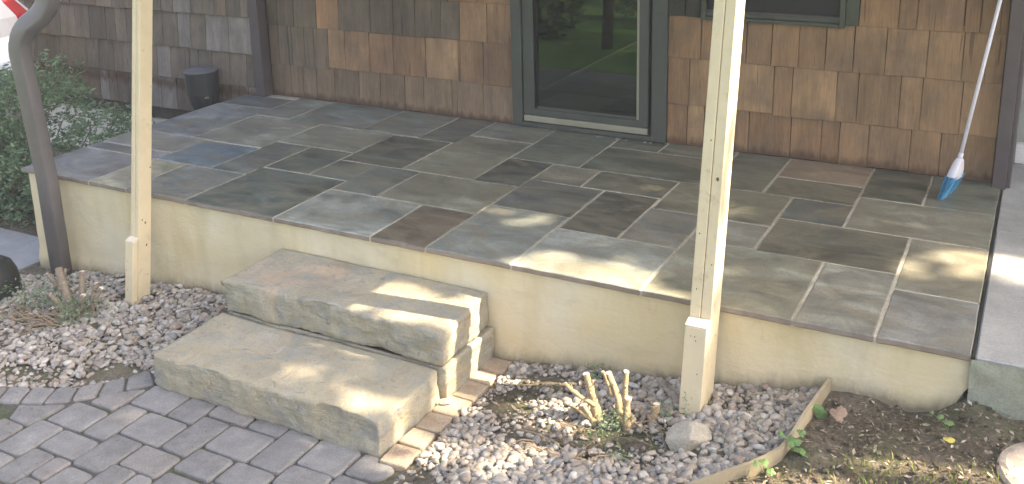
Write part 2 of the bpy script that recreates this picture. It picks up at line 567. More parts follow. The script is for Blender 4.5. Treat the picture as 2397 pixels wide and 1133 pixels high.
M_LEAF = mat_island('shrub_leaf', [(0.0, (0.11, 0.19, 0.105)), (0.5, (0.18, 0.28, 0.15)), (0.85, (0.26, 0.37, 0.2)), (1.0, (0.36, 0.44, 0.26))], 0.5, 0, var=0.1, spec=0.5, trans=0.25)
M_TREELEAF = mat_island('tree_leaf', [(0.0, (0.03, 0.07, 0.015)), (0.6, (0.06, 0.12, 0.025)), (1.0, (0.12, 0.18, 0.04))], 0.55, 0, var=0.1, trans=0.2)
M_HEDGE = mat_island('garden_leaf', [(0.0, (0.07, 0.13, 0.03)), (0.6, (0.14, 0.22, 0.05)), (1.0, (0.26, 0.34, 0.09))], 0.55, 0, var=0.1, trans=0.3)
M_IVY = mat_island('ivy_leaf', [(0.0, (0.10, 0.2, 0.06)), (1.0, (0.22, 0.36, 0.13))], 0.5, 0, var=0.12, spec=0.4, trans=0.25)
M_YLEAF = mat_island('yellow_leaf', [(0.0, (0.55, 0.48, 0.1)), (1.0, (0.55, 0.48, 0.1))], 0.6, 0, var=0.12)
M_PLEAF = mat_island('dry_pink_leaf', [(0.0, (0.30, 0.215, 0.155)), (1.0, (0.30, 0.215, 0.155))], 0.7, 0, var=0.2)
M_BARK = mat_rock('bark', (0.09, 0.065, 0.045), (0.15, 0.11, 0.08), (0.05, 0.04, 0.03), 12, 1.0)
M_STEM = mat_rock('shrub_stem', (0.36, 0.27, 0.155), (0.46, 0.36, 0.22), (0.2, 0.145, 0.09), 30, 0.7)
M_STEMD = mat_rock('weathered_stem', (0.25, 0.2, 0.15), (0.34, 0.28, 0.21), (0.17, 0.13, 0.1), 30, 0.7)
M_TWIG = mat_island('dry_twig', [(0.0, (0.17, 0.13, 0.09)), (1.0, (0.36, 0.28, 0.19))], 0.85, 0)
M_EDGE = mat_paint('tan_edging', (0.40, 0.34, 0.225), 0.75, 0.15, 0.5, dirt=(0.2, 0.16, 0.09))
M_BRICK = mat_rock('tan_brick', (0.40, 0.30, 0.22), (0.5, 0.42, 0.31), (0.3, 0.21, 0.16), 14.0, 0.5)
M_ROOF = mat_paint('roof_shingle', (0.07, 0.065, 0.06), 0.9, 0.2, 0.5)
M_SOFFIT = mat_paint('cream_soffit', (0.6, 0.55, 0.45), 0.7, 0.05, 0.1)
M_RED = mat_simple('red_canvas', (0.5, 0.035, 0.04), 0.7)
M_WCANVAS = mat_simple('white_canvas', (0.78, 0.76, 0.76), 0.7)
M_AGG = mat_concrete('tan_aggregate', (0.5, 0.42, 0.34), 40, 0.6, 0.25)

# ------------------------------------------------------------------ ground
GX = [-3, 0, .4, 1.2, 1.5, 3.05, 3.25, 3.45, 3.95, 4.2, 4.52, 5.0, 5.4, 8]
GZ = [-.68, -.63, -.57, -.52, -.512, -.505, -.475, -.44, -.385, -.35, -.275, -.225, -.2, -.2]
def gz(x, y):
    x = np.asarray(x, float)
    y = np.asarray(y, float)
    z = np.interp(x, GX, GZ)
    # pavers lie in a level area
    flat = np.clip((-0.72 - y) / 0.15, 0, 1) * np.clip((3.2 - x) / 0.12, 0, 1)
    z = np.where(x > 0.8, z * (1 - flat) + np.minimum(z, -0.512) * flat, z)
    far = np.clip((-2.2 - y) / 10, 0, 1)
    z = z - far * 0.5 * np.clip((5.5 - x) / 4, 0, 1)
    # soil dips against the end of the stucco
    z = z - 0.035 * np.exp(-((x - 4.85) / 0.12) ** 2 - ((y + 0.0) / 0.12) ** 2) + 0.05 * np.exp(-((x - 5.03) / 0.08) ** 2 - ((y - 0.02) / 0.10) ** 2)
    return z

def build_ground():
    xs = np.concatenate([np.array([-60, -40, -25, -15, -10, -7, -5, -3.5, -2.5, -2]), np.arange(-1.6, 5.7, 0.03), np.array([6, 6.5, 7, 8, 10, 14, 20, 30, 45, 60])])
    ys = np.concatenate([np.array([-60, -40, -28, -20, -15, -12, -10, -8.5, -7, -6, -5, -4.2, -3.5, -3, -2.5, -2.2]), np.arange(-1.9, 0.9, 0.03), np.array([1.2, 1.6, 2, 2.5, 3, 4, 6, 9, 14, 20, 30, 45, 60])])
    X, Y = np.meshgrid(xs, ys)
    Z = gz(X, Y)
    P = np.stack([X.ravel(), Y.ravel(), np.zeros(X.size)], 1)
    rough = (fbm(P, 9, 3, 3) * 0.011 + vnoise(P, 40, 9) * 0.004).reshape(X.shape)
    near = (X > -1.6) & (X < 5.7) & (Y > -1.9) & (Y < 0.9)
    Z = Z + np.where(near, rough, 0)
    V = np.stack([X.ravel(), Y.ravel(), Z.ravel()], 1)
    ny, nx = X.shape
    i = np.arange(ny - 1)[:, None] * nx + np.arange(nx - 1)[None]
    F = np.stack([i, i + 1, i + nx + 1, i + nx], -1).reshape(-1, 4)
    o = np_obj('ground', V, F, M_GROUND, smooth=True)
    o['kind'] = 'structure'
build_ground()

# ------------------------------------------------------------------ patio: stucco base, mortar, flagstones
patio = thing('patio', 'raised bluestone flagstone patio with yellow cream stucco front wall', 'patio', (2.5, 1.0, 0))
DG = (.085, .098, .09); MG = (.15, .157, .152); LG = (.25, .255, .24); TN = (.255, .235, .185)
BR = (.105, .085, .068); PU = (.17, .165, .175); BL = (.125, .16, .2); PK = (.235, .175, .135); BG = (.215, .222, .212)
FLAGS = [
 (0, .565, 0, .445, PU), (0, .605, .445, .57, PU), (.565, .855, 0, .445, TN), (.855, 1.29, 0, .445, MG), (1.29, 1.88, 0, .59, DG),
 (1.88, 2.46, 0, .452, BG), (2.46, 2.765, 0, .452, BR), (2.765, 3.2, 0, .597, MG), (3.2, 3.79, 0, .457, LG),
 (3.79, 4.39, 0, .583, (.19, .185, .155)), (4.39, 4.682, 0, .58, (.19, .185, .17)), (4.682, 5.0, 0, .437, (.17, .165, .165)),
 (4.682, 5.0, .437, 1.0, (.21, .195, .165)), (.605, 1.03, .445, .852, BL), (0, .605, .57, .86, (.21, .2, .19)), (1.03, 1.30, .445, 1.005, (.11, .118, .115)),
 (1.30, 1.615, .59, 1.005, DG), (1.615, 1.89, .59, .877, (.13, .14, .13)), (1.88, 2.17, .452, .877, (.12, .13, .12)),
 (2.17, 2.77, .452, .877, (.17, .165, .135)), (0, .48, .86, 1.585, (.17, .175, .19)), (.48, 1.04, .86, 1.44, (.21, .205, .19)),
 (1.04, 1.62, 1.005, 1.425, (.2, .2, .18)), (0.02, .465, 1.585, 1.85, (.12, .12, .135)), (.465, .76, 1.44, 1.925, (.2, .205, .195)),
 (.76, 1.355, 1.425, 1.925, (.155, .17, .17)), (1.355, 1.79, 1.425, 1.925, (.15, .16, .155)), (1.79, 2.065, 1.415, 1.925, (.1, .108, .112)),
 (1.62, 2.04, .877, 1.415, (.075, .08, .074)), (2.04, 2.497, .88, 1.59, (.19, .185, .155)), (2.065, 2.5, 1.59, 1.915, (.16, .165, .16)),
 (2.497, 2.777, .88, 1.3, (.075, .08, .075)), (2.5, 2.93, 1.3, 1.905, (.11, .12, .105)), (2.777, 3.065, 1.015, 1.295, (.17, .155, .13)),
 (2.77, 3.203, .597, 1.015, (.12, .12, .115)), (3.203, 3.503, .457, 1.02, (.085, .08, .068)), (3.065, 3.51, 1.02, 1.295, (.115, .11, .092)),
 (3.503, 3.79, .457, .877, (.15, .145, .135)), (3.51, 4.093, .877, 1.305, (.155, .145, .112)), (3.79, 4.093, .583, .877, (.175, .165, .15)),
 (4.093, 4.68, .58, 1.003, (.085, .082, .07)), (4.093, 4.39, 1.003, 1.305, (.09, .095, .092)), (2.93, 3.65, 1.295, 1.718, (.095, .1, .085)),
 (2.93, 3.23, 1.718, 1.915, (.1, .11, .095)), (3.23, 3.65, 1.718, 1.925, (.125, .128, .11)), (3.65, 3.945, 1.305, 1.925, (.105, .11, .092)),
 (3.945, 4.387, 1.305, 1.588, (.1, .098, .078)), (3.945, 4.387, 1.588, 1.925, PK), (4.387, 4.678, 1.45, 1.925, (.075, .08, .068)),
 (4.678, 5.0, 1.437, 1.925, (.12, .128, .112)), (4.39, 5.0, 1.003, 1.445, (.18, .172, .148)),
]
def flagstone(x0, x1, y0, y1, c, i):
    gap = 0.0055
    front = y0 == 0
    a0, a1 = x0 + (gap if x0 > 0.03 else 0), x1 - (gap if x1 < 4.99 else 0.004)
    b0, b1 = y0 + (0 if front else gap), y1 - gap
    # outline with slightly wandering, chipped edges
    ring = []
    corners = [(a0, b0), (a1, b0), (a1, b1), (a0, b1)]
    for k in range(4):
        p, q = corners[k], corners[(k + 1) % 4]
        L = math.hypot(q[0] - p[0], q[1] - p[1])
        n = max(3, int(L / 0.06))
        for j in range(n):
            t = j / n
            amp = 0.0045 if (front and k == 0) else 0.0014
            off = (random.random() - 0.5) * 2 * amp if j else 0
            if front and k == 0 and j:
                off = abs(off)
            nx, ny = -(q[1] - p[1]) / L, (q[0] - p[0]) / L
            ring.append((p[0] + (q[0] - p[0]) * t + nx * off, p[1] + (q[1] - p[1]) * t + ny * off))
    cx, cy = (a0 + a1) / 2, (b0 + b1) / 2
    zt = random.uniform(-0.0012, 0.0012)
    n = len(ring)
    V, F = [], []
    def inset(d, z):
        for (x, y) in ring:
            V.append((x - math.copysign(min(d, abs(x - cx) * 0.9), x - cx), y - math.copysign(min(d, abs(y - cy) * 0.9), y - cy), z))
    inset(0.003, -0.027)
    inset(0.0, -0.022)
    inset(0.0, zt - 0.004)
    inset(0.004, zt)
    for r in range(3):
        for k in range(n):
            F.append((r * n + k, r * n + (k + 1) % n, (r + 1) * n + (k + 1) % n, (r + 1) * n + k))
    F.append(tuple(range(3 * n, 4 * n)))
    o = mesh_obj('flagstone', V, F, M_FLAG, patio, color=(c[0] * 1.38, c[1] * 1.43, c[2] * 1.32))
    return o
for i, f in enumerate(FLAGS):
    flagstone(*f, i)
# mortar bed: shows in the joints a little below the stones
box('mortar_bed', 0.012, 4.99, 0.0095, 1.93, -0.024, -0.0035, M_MORTAR, patio)

for x in (.565, .855, 1.29, 1.88, 2.46, 2.765, 3.2, 3.79, 4.39, 4.682):
    box('mortar_joint', x - .0052, x + .0052, 0.0008, 0.0094, -0.025, -0.003, M_MORTAR, patio, 0.002)

def stucco_wall():
    """front wall with trowelled unevenness and a ragged lower edge where it ends above the soil"""
    nx, nz = 180, 26
    xs = np.linspace(0.025, 5.012, nx)
    V = []
    for j in range(nz):
        t = j / (nz - 1)
        for x in xs:
            ragged = -0.9
            if x > 4.6:
                s = math.sin(x * 37) * 0.006 + math.sin(x * 83) * 0.005 + math.sin(x * 151) * 0.003
                ragged = float(np.interp(x, [4.6, 4.90, 4.945, 4.98, 5.01], [-.9, -.5, -.27, -.165, -.12])) + s
            zb = max(ragged, -0.9)
            z = -0.026 + (zb + 0.026) * t
            V.append((x, 0.022, z))
    V = np.array(V)
    d = fbm(V, 5, 5, 3) * 0.0035 + vnoise(V, 30, 8) * 0.0008
    V[:, 1] += d
    # base footing bulges out a little behind the left post
    foot = (np.clip((V[:, 2] + 0.5) / -0.03, 0, 1)) * (V[:, 0] < 1.25)
    V[:, 1] -= foot * 0.018
    i = np.arange(nz - 1)[:, None] * nx + np.arange(nx - 1)[None]
    F = np.stack([i, i + nx, i + nx + 1, i + 1], -1).reshape(-1, 4)
    off = np.array(patio.location)
    o = np_obj('stucco_wall', V - off, F, M_STUCCO, patio, smooth=True)
    hg = np.clip(V[:, 2] - gz(V[:, 0], V[:, 1]) - .01, 0, None)
    at = o.data.attributes.new('splash', 'FLOAT', 'POINT')
    at.data.foreach_set('value', np.exp(-hg / .05).astype(np.float32))
    return o
stucco_wall()
box('patio_core', 0.03, 4.985, 0.045, 1.84, -0.95, -0.03, M_CONCG, patio)
box('side_stucco', 0.012, 0.03, 0.045, 1.84, -0.95, -0.027, M_STUCCO, patio)

# ------------------------------------------------------------------ house
house = thing('house', 'brown cedar shingled house wall with grey green glass door and low window', 'house', (2.5, 2.6, 0))
WALL_Y, LEFT_Y = 1.925, 1.855
# backing walls
rw = box('wall', 0.2, 4.985, WALL_Y + 0.012, WALL_Y + 0.16, -0.02, 0.003, M_BACK, house)
bm = bmesh.new()
add_box(bm, 0.21, 2.2, WALL_Y + 0.012, WALL_Y + 0.16, 0.004, 2.5)
add_box(bm, 3.216, 3.41, WALL_Y + 0.012, WALL_Y + 0.16, 0.004, 2.5)
add_box(bm, 3.411, 4.185, WALL_Y + 0.012, WALL_Y + 0.16, 0.004, 0.74)
add_box(bm, 4.186, 5.02, WALL_Y + 0.012, WALL_Y + 0.16, 0.004, 2.5)
add_box(bm, 2.2, 3.216, WALL_Y + 0.012, WALL_Y + 0.16, 2.1, 2.5)
add_box(bm, 3.411, 4.185, WALL_Y + 0.012, WALL_Y + 0.16, 1.7, 2.5)
me = rw.data
bm.transform(world_of(house).inverted())
bm.to_mesh(me)
bm.free()
bm = bmesh.new()
add_box(bm, -2.47, 0.12, LEFT_Y + 0.012, LEFT_Y + 0.2, -0.29, 2.5)
add_box(bm, -2.47, -2.3, LEFT_Y + 0.21, 8.0, -0.29, 2.5)
left_wall = bm_obj('wall', bm, M_BACK, house)
bm = bmesh.new()
add_box(bm, -2.44, 0.02, LEFT_Y + 0.03, LEFT_Y + 0.21, -1.0, -0.291)
bm_obj('foundation', bm, M_FOUND, house)

def lerp(a, b, t):
    return tuple(a[k] + (b[k] - a[k]) * t for k in range(3))

def shingle(parent, x0, x1, z0, z1, ywall, butt, c, lift=0.0):
    gap = random.choice([0.0004, 0.0007, 0.0012, 0.0022])
    a0, a1 = x0 + gap, x1 - gap
    sk = random.uniform(-0.003, 0.003)
    zb = z0 + lift + random.uniform(-0.003, 0.003)
    yb = ywall - butt + random.uniform(-0.003, 0.002)
    yt = ywall - 0.002
    zt = z1 + 0.03
    b = 0.0025
    V = [(a0, ywall + 0.011, zb + 0.002), (a1, ywall + 0.011, zb + 0.002 + sk),
         (a0 + b, yb, zb + b), (a1 - b, yb, zb + sk + b),
         (a0 + b, yt, zt), (a1 - b, yt, zt),
         (a0, ywall + 0.011, zt), (a1, ywall + 0.011, zt),
         (a0, yb + b, zb), (a1, yb + b, zb + sk)]
    F = [(0, 1, 9, 8), (8, 9, 3, 2), (2, 3, 5, 4), (4, 5, 7, 6), (0, 8, 2, 4, 6), (1, 7, 5, 3, 9)]
    return mesh_obj('shingle', V, F, M_SHINGLE, parent, color=c)

R_COURSE = [0.004, 0.245, 0.518, 0.765, 1.02, 1.27]
UL = lambda us, z: us
# joint positions, taken course by course
R_JOINTS = {
 0: [.213, .39, .50, .62, .78, .99, 1.17, 1.37, 1.52, 1.74, 1.975, 2.199],
 1: [.213, .30, .42, .535, .62, .745, .89, 1.095, 1.29, 1.55, 1.80, 1.985, 2.199],
 2: [.213, .31, .46, .66, .855, 1.12, 1.305, 1.48, 1.68, 1.82, 2.02, 2.199],
 3: [.213, .36, .55, .71, .93, 1.14, 1.33, 1.56, 1.74, 1.96, 2.199],
 4: [.213, .33, .5, .72, .9, 1.1, 1.36, 1.55, 1.8, 2.0, 2.199],
}
R_JOINTS2 = {
 0: [3.217, 3.34, 3.44, 3.545, 3.70, 3.935, 4.10, 4.195, 4.345, 4.555, 4.70, 4.80, 4.955],
 1: [3.217, 3.348, 3.46, 3.60, 3.83, 3.93, 4.165, 4.275, 4.485, 4.59, 4.78, 4.955],
 2: [3.217, 3.41, 3.56, 3.67, 3.81, 3.955, 4.095, 4.24, 4.40, 4.60, 4.765, 4.87, 4.955],
 3: [4.255, 4.45, 4.535, 4.755, 4.83, 4.955],
 4: [4.255, 4.4, 4.6, 4.72, 4.955],
}
BROWN = (0.31, 0.185, 0.11); TANB = (0.36, 0.245, 0.15); GREYB = (0.175, 0.14, 0.105); DARKB = (0.135, 0.108, 0.08)
def shingle_col(x, course):
    t = min(1, max(0, (x - 0.5) / 1.4))
    if x < 2.3:
        if course >= 2 and not (0.66 < x < 0.85) and x < 1.8:
            base = lerp(DARKB, GREYB, random.random())
        elif course == 1 and x > 0.75:
            base = lerp(TANB, BROWN, random.random())
        elif course >= 2:
            base = lerp(BROWN, TANB, 0.4 * random.random())
        else:
            base = lerp(GREYB, TANB, 0.3 * random.random() + 0.6 * t)
    else:
        base = lerp((0.28, 0.17, 0.093), (0.345, 0.222, 0.124), random.random())
    k = random.uniform(0.88, 1.14)
    return tuple(v * k for v in base)
for cset in (R_JOINTS, R_JOINTS2):
    for cidx, js in cset.items():
        z0, z1 = R_COURSE[cidx], R_COURSE[cidx + 1]
        for a, b in zip(js[:-1], js[1:]):
            c = shingle_col((a + b) / 2, cidx)
            lift = 0.0
            if cidx == 1 and a < 0.74:
                lift = -0.012
            if cidx == 1 and a > 2.5 and a > 3.8:
                lift = -0.006
            shingle(rw, a, b, z0, z1, WALL_Y, 0.011, c, lift)
# darker old shingles beside the window
shingle(rw, 3.217, 3.315, 0.765, 1.02, WALL_Y, 0.016, (.05, .05, .04))
shingle(rw, 3.316, 3.409, 0.765, 1.02, WALL_Y, 0.016, (.055, .053, .042))
L_COURSE = [-0.187, 0.062, 0.308, 0.575, 0.83, 1.08]
for cidx in range(5):
    x = -2.47
    while x < 0.115:
        w = random.choice([0.09, 0.11, 0.13, 0.15, 0.18, 0.22]) * random.uniform(0.9, 1.1)
        b = min(x + w, 0.118)
        if 0.118 - b < 0.05:
            b = 0.118
        g = random.random()
        if g < 0.15:
            c = (.27, .245, .225)
        elif g < 0.25:
            c = (.20, .155, .115)
        else:
            c = lerp((.13, .112, .093), (.225, .188, .152), random.random())
        shingle(left_wall, x, b, L_COURSE[cidx], L_COURSE[cidx + 1], LEFT_Y, 0.024, c)
        x = b
# skirting strip of short shingle ends above the foundation
x = -2.47
while x < 0.0:
    w = random.uniform(0.12, 0.24)
    b = min(x + w, 0.0)
    shingle(left_wall, x, b, -0.285, -0.215, LEFT_Y + 0.004, 0.009, lerp((.07, .062, .055), (.11, .095, .08), random.random()))
    x = b
# plain siding higher up, out of the picture
bm = bmesh.new()
for x0, x1, y in ((-2.47, 0.118, LEFT_Y), (0.213, 2.199, WALL_Y), (4.255, 4.955, WALL_Y)):
    for k in range(5):
        z0 = 1.30 + k * 0.24
        add_box(bm, x0, x1, y - 0.014, y + 0.011, z0, z0 + 0.236)
so = bm_obj('upper_siding', bm, M_SHINGLE, house, color=(.11, .095, .075))
so['kind'] = 'stuff'
# corner boards
box('corner_board', 0.121, 0.205, 1.832, 1.865, 0.002, 2.5, M_TRIM, house, 0.002)
box('corner_board', 0.17, 0.2035, 1.8655, WALL_Y - 0.002, 0.002, 2.5, M_TRIM, house, 0.001)
box('corner_board', 4.958, 5.022, 1.842, 1.936, -0.003, 2.5, M_TRIM, house, 0.003)
box('corner_board', 5.0225, 5.04, 1.862, 2.345, 0.002, 2.5, M_TRIM, house, 0.002)
# recessed grey wall and plinth right of the corner
box('side_wall', 5.041, 9.0, 2.35, 2.5, 0.002, 2.5, M_WALLGREY, house)
box('side_wall', 5.041, 9.0, 2.30, 2.349, 0.002, 0.11, M_FOUND, house, 0.004)
# door -------------------------------------------------------------
door = thing('door', '', '', (2.7, WALL_Y, 0))
del door['label'], door['category']
door.parent = house
door.location = Vector((2.7, WALL_Y, 0)) - house.location
YD = WALL_Y - 0.014
box('casing', 2.2, 2.268, YD - 0.014, YD + 0.03, 0.006, 2.08, M_DOORG, door, 0.002)
box('casing', 3.126, 3.215, YD - 0.014, YD + 0.03, 0.006, 2.08, M_DOORG, door, 0.002)
box('casing', 2.2, 3.215, YD - 0.014, YD + 0.03, 2.082, 2.17, M_DOORG, door, 0.002)
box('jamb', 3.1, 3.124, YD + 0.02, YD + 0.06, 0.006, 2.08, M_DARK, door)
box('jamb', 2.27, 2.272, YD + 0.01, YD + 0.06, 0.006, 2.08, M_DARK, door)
box('stile', 2.274, 2.345, YD, YD + 0.03, 0.078, 2.07, M_DOORG, door, 0.003)
box('stile', 3.042, 3.1, YD, YD + 0.03, 0.078, 2.07, M_DOORG, door, 0.003)
box('rail', 2.3455, 3.0415, YD + 0.001, YD + 0.03, 0.078, 0.118, M_DOORG, door, 0.003)
box('rail', 2.3455, 3.0415, YD + 0.001, YD + 0.03, 1.98, 2.07, M_DOORG, door, 0.003)
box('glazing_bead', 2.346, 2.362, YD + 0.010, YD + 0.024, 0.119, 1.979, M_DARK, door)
box('glazing_bead', 3.026, 3.041, YD + 0.008, YD + 0.024, 0.119, 1.979, M_SILL, door)
box('glazing_bead', 2.363, 3.025, YD + 0.008, YD + 0.024, 0.119, 0.135, M_DOORG, door, 0.003)
gl_ = box('glass', 2.362, 3.026, YD + 0.016, YD + 0.019, 0.13, 1.98, M_GLASS, door)
gl_.rotation_euler = (math.radians(-1.5), 0, 0)
box('kick_strip', 2.275, 3.1, YD - 0.004, YD + 0.03, 0.036, 0.074, M_SILL, door, 0.002)
box('threshold', 2.2695, 3.125, YD - 0.02, YD + 0.05, 0.004, 0.032, M_DOORG, door, 0.003)
# chips of white mortar along the threshold
for k in range(6):
    x = random.uniform(2.6, 3.15)
    box('paint_chip', x, x + random.uniform(.008, .022), YD - .036 + random.uniform(-.008, .008), YD - .031 + random.uniform(0, .003), 0.0, 0.002, M_MORTAR, door)
# room behind the glass
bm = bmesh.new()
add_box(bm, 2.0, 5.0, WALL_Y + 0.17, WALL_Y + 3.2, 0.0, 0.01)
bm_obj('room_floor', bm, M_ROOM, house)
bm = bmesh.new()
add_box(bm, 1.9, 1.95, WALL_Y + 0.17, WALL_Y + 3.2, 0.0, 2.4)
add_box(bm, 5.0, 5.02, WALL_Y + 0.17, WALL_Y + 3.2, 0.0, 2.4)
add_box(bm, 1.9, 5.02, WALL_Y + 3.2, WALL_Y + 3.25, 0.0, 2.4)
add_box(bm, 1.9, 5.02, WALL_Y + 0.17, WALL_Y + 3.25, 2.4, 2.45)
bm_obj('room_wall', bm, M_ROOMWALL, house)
# window ------------------------------------------------------------
window = bpy.data.objects.new('window', None)
link(window, house)
window.location = Vector((3.8, WALL_Y, 0.75)) - house.location
YW = WALL_Y - 0.02
box('frame', 3.411, 3.435, YW - 0.012, YW + 0.05, 0.752, 1.7, M_WING, window, 0.002)
box('frame', 4.16, 4.186, YW - 0.012, YW + 0.05, 0.752, 1.7, M_WING, window, 0.002)
box('frame', 3.4355, 4.1595, YW - 0.010, YW + 0.05, 0.752, 0.772, M_WING, window, 0.002)
box('sash_rail', 3.436, 4.159, YW + 0.012, YW + 0.04, 0.773, 0.798, M_DOORG, window, 0.003)
box('sash_rail', 3.436, 4.159, YW + 0.006, YW + 0.03, 0.799, 0.807, M_TRIM, window, 0.002)
box('frame', 3.436, 4.159, YW - 0.010, YW + 0.05, 1.68, 1.7, M_WING, window, 0.002)
box('screen', 3.436, 4.159, YW + 0.02, YW + 0.024, 0.808, 1.679, M_SCREEN, window)
box('casing', 4.188, 4.253, YW + 0.004, YW + 0.03, 0.765, 1.7, M_WING, window, 0.002)
bm = bmesh.new()
for a in ((3.752, 3.815, .779, .782), (3.752, 3.815, .794, .797), (3.752, 3.757, .782, .794), (3.81, 3.815, .782, .794)):
    add_box(bm, a[0], a[1], YW + 0.003, YW + 0.012, a[2], a[3])
bm_obj('latch', bm, M_WING, window)
# vent hood on the left wall -------------------------------------------
def lathe(profile, c, n=28, axis_tilt=(0, 0)):
    V, F = [], []
    for (r, z) in profile:
        for k in range(n):
            a = 2 * math.pi * k / n
            V.append((c[0] + r * math.cos(a) + axis_tilt[0] * z, c[1] + r * math.sin(a) + axis_tilt[1] * z, c[2] + z))
    for j in range(len(profile) - 1):
        for k in range(n):
            F.append((j * n + k, j * n + (k + 1) % n, (j + 1) * n + (k + 1) % n, (j + 1) * n + k))
    F.append(tuple(range(n - 1, -1, -1)))
    F.append(tuple((len(profile) - 1) * n + k for k in range(n)))
    return V, F
vent = bpy.data.objects.new('vent_hood', None)
link(vent, house)
vent.location = Vector((-0.33, 1.73, 0)) - house.location
V, F = lathe([(.055, -.13), (.08, -.115), (.098, -.07), (.106, -.02), (.108, .0), (.118, .002), (.12, .006), (.122, .165), (.118, .17)], (-.31, 1.74, 0))
mesh_obj('hood', V, F, M_VENT, vent, smooth=False)
V, F = lathe([(.121, .1705), (.118, .178), (.05, .196), (.045, .2)], (-.31, 1.74, 0))
mesh_obj('lid', V, F, M_PALE, vent)
box('neck', -.36, -.24, 1.78, 1.845, 0.02, 0.15, M_VENT, vent, 0.01)
box('clasp', -.215, -.19, 1.655, 1.68, -.012, .0, M_METAL, vent, 0.003)
# roof of the house and porch roof above the picture -----------------
bm = bmesh.new()
add_box(bm, -2.7, 9.2, 1.95, 8.2, 2.52, 2.62)
add_box(bm, -2.7, 9.2, 2.6, 8.2, 2.62, 3.6)
bm_obj('roof', bm, M_ROOF, house)
porch = thing('porch_roof', 'porch roof carried by the cream posts above the patio', 'roof', (2.5, 1.0, 2.4))
box('deck', -0.1, 5.03, 0.12, 1.90, 2.36, 2.44, M_SOFFIT, porch, 0.004)
box('beam', -0.1, 5.03, 0.16, 0.28, 2.2, 2.359, M_CREAM, porch, 0.004)
box('gutter', -0.1, 5.03, 0.0, 0.115, 2.32, 2.42, M_SPOUT, porch, 0.006)

# ------------------------------------------------------------------ concrete walk and left path
def concrete_walk():
    bm = bmesh.new()
    add_box(bm, 5.0105, 9.0, 1.252, 2.349, -0.3, -0.002, 0.004)
    add_box(bm, 5.0105, 9.0, 0.0, 1.246, -0.07, -0.002, 0.006)
    o = bm_obj('concrete_walk', bm, M_CONC)
    o['kind'] = 'structure'
    # rough broken edge under the slab
    nx, nz = 90, 14
    xs = np.linspace(4.999, 7.5, nx)
    V = []
    for j in range(nz):
        for x in xs:
            zb = -0.15 + 0.012 * math.sin(x * 60) + 0.01 * math.sin(x * 23)
            V.append((x, -0.004, -0.012 + (zb - .12) * j / (nz - 1)))
    V = np.array(V)
    V[:, 1] += fbm(V, 22, 4, 3) * 0.006
    i = np.arange(nz - 1)[:, None] * nx + np.arange(nx - 1)[None]
    F = np.stack([i, i + nx, i + nx + 1, i + 1], -1).reshape(-1, 4)
    e = np_obj('slab_edge', V, F, M_CONCG, o, smooth=True)
    bm = bmesh.new()
    add_box(bm, 5.0005, 5.0095, 0.001, 1.84, -0.08, -0.006)
    bm_obj('expansion_joint', bm, M_JOINTD, o)
concrete_walk()
o = box('side_path', -2.6, -0.05, -0.1, 0.31, -0.7, -0.615, M_PATH)
o['kind'] = 'structure'
bm = bmesh.new()
for a in ((-2.6, -0.62), (-0.61, 0.0)):
    pass
bm.free()
o = box('driveway', -30, -3.2, 3.2, 40, -0.9, -0.62, M_DRIVE)
o['kind'] = 'structure'

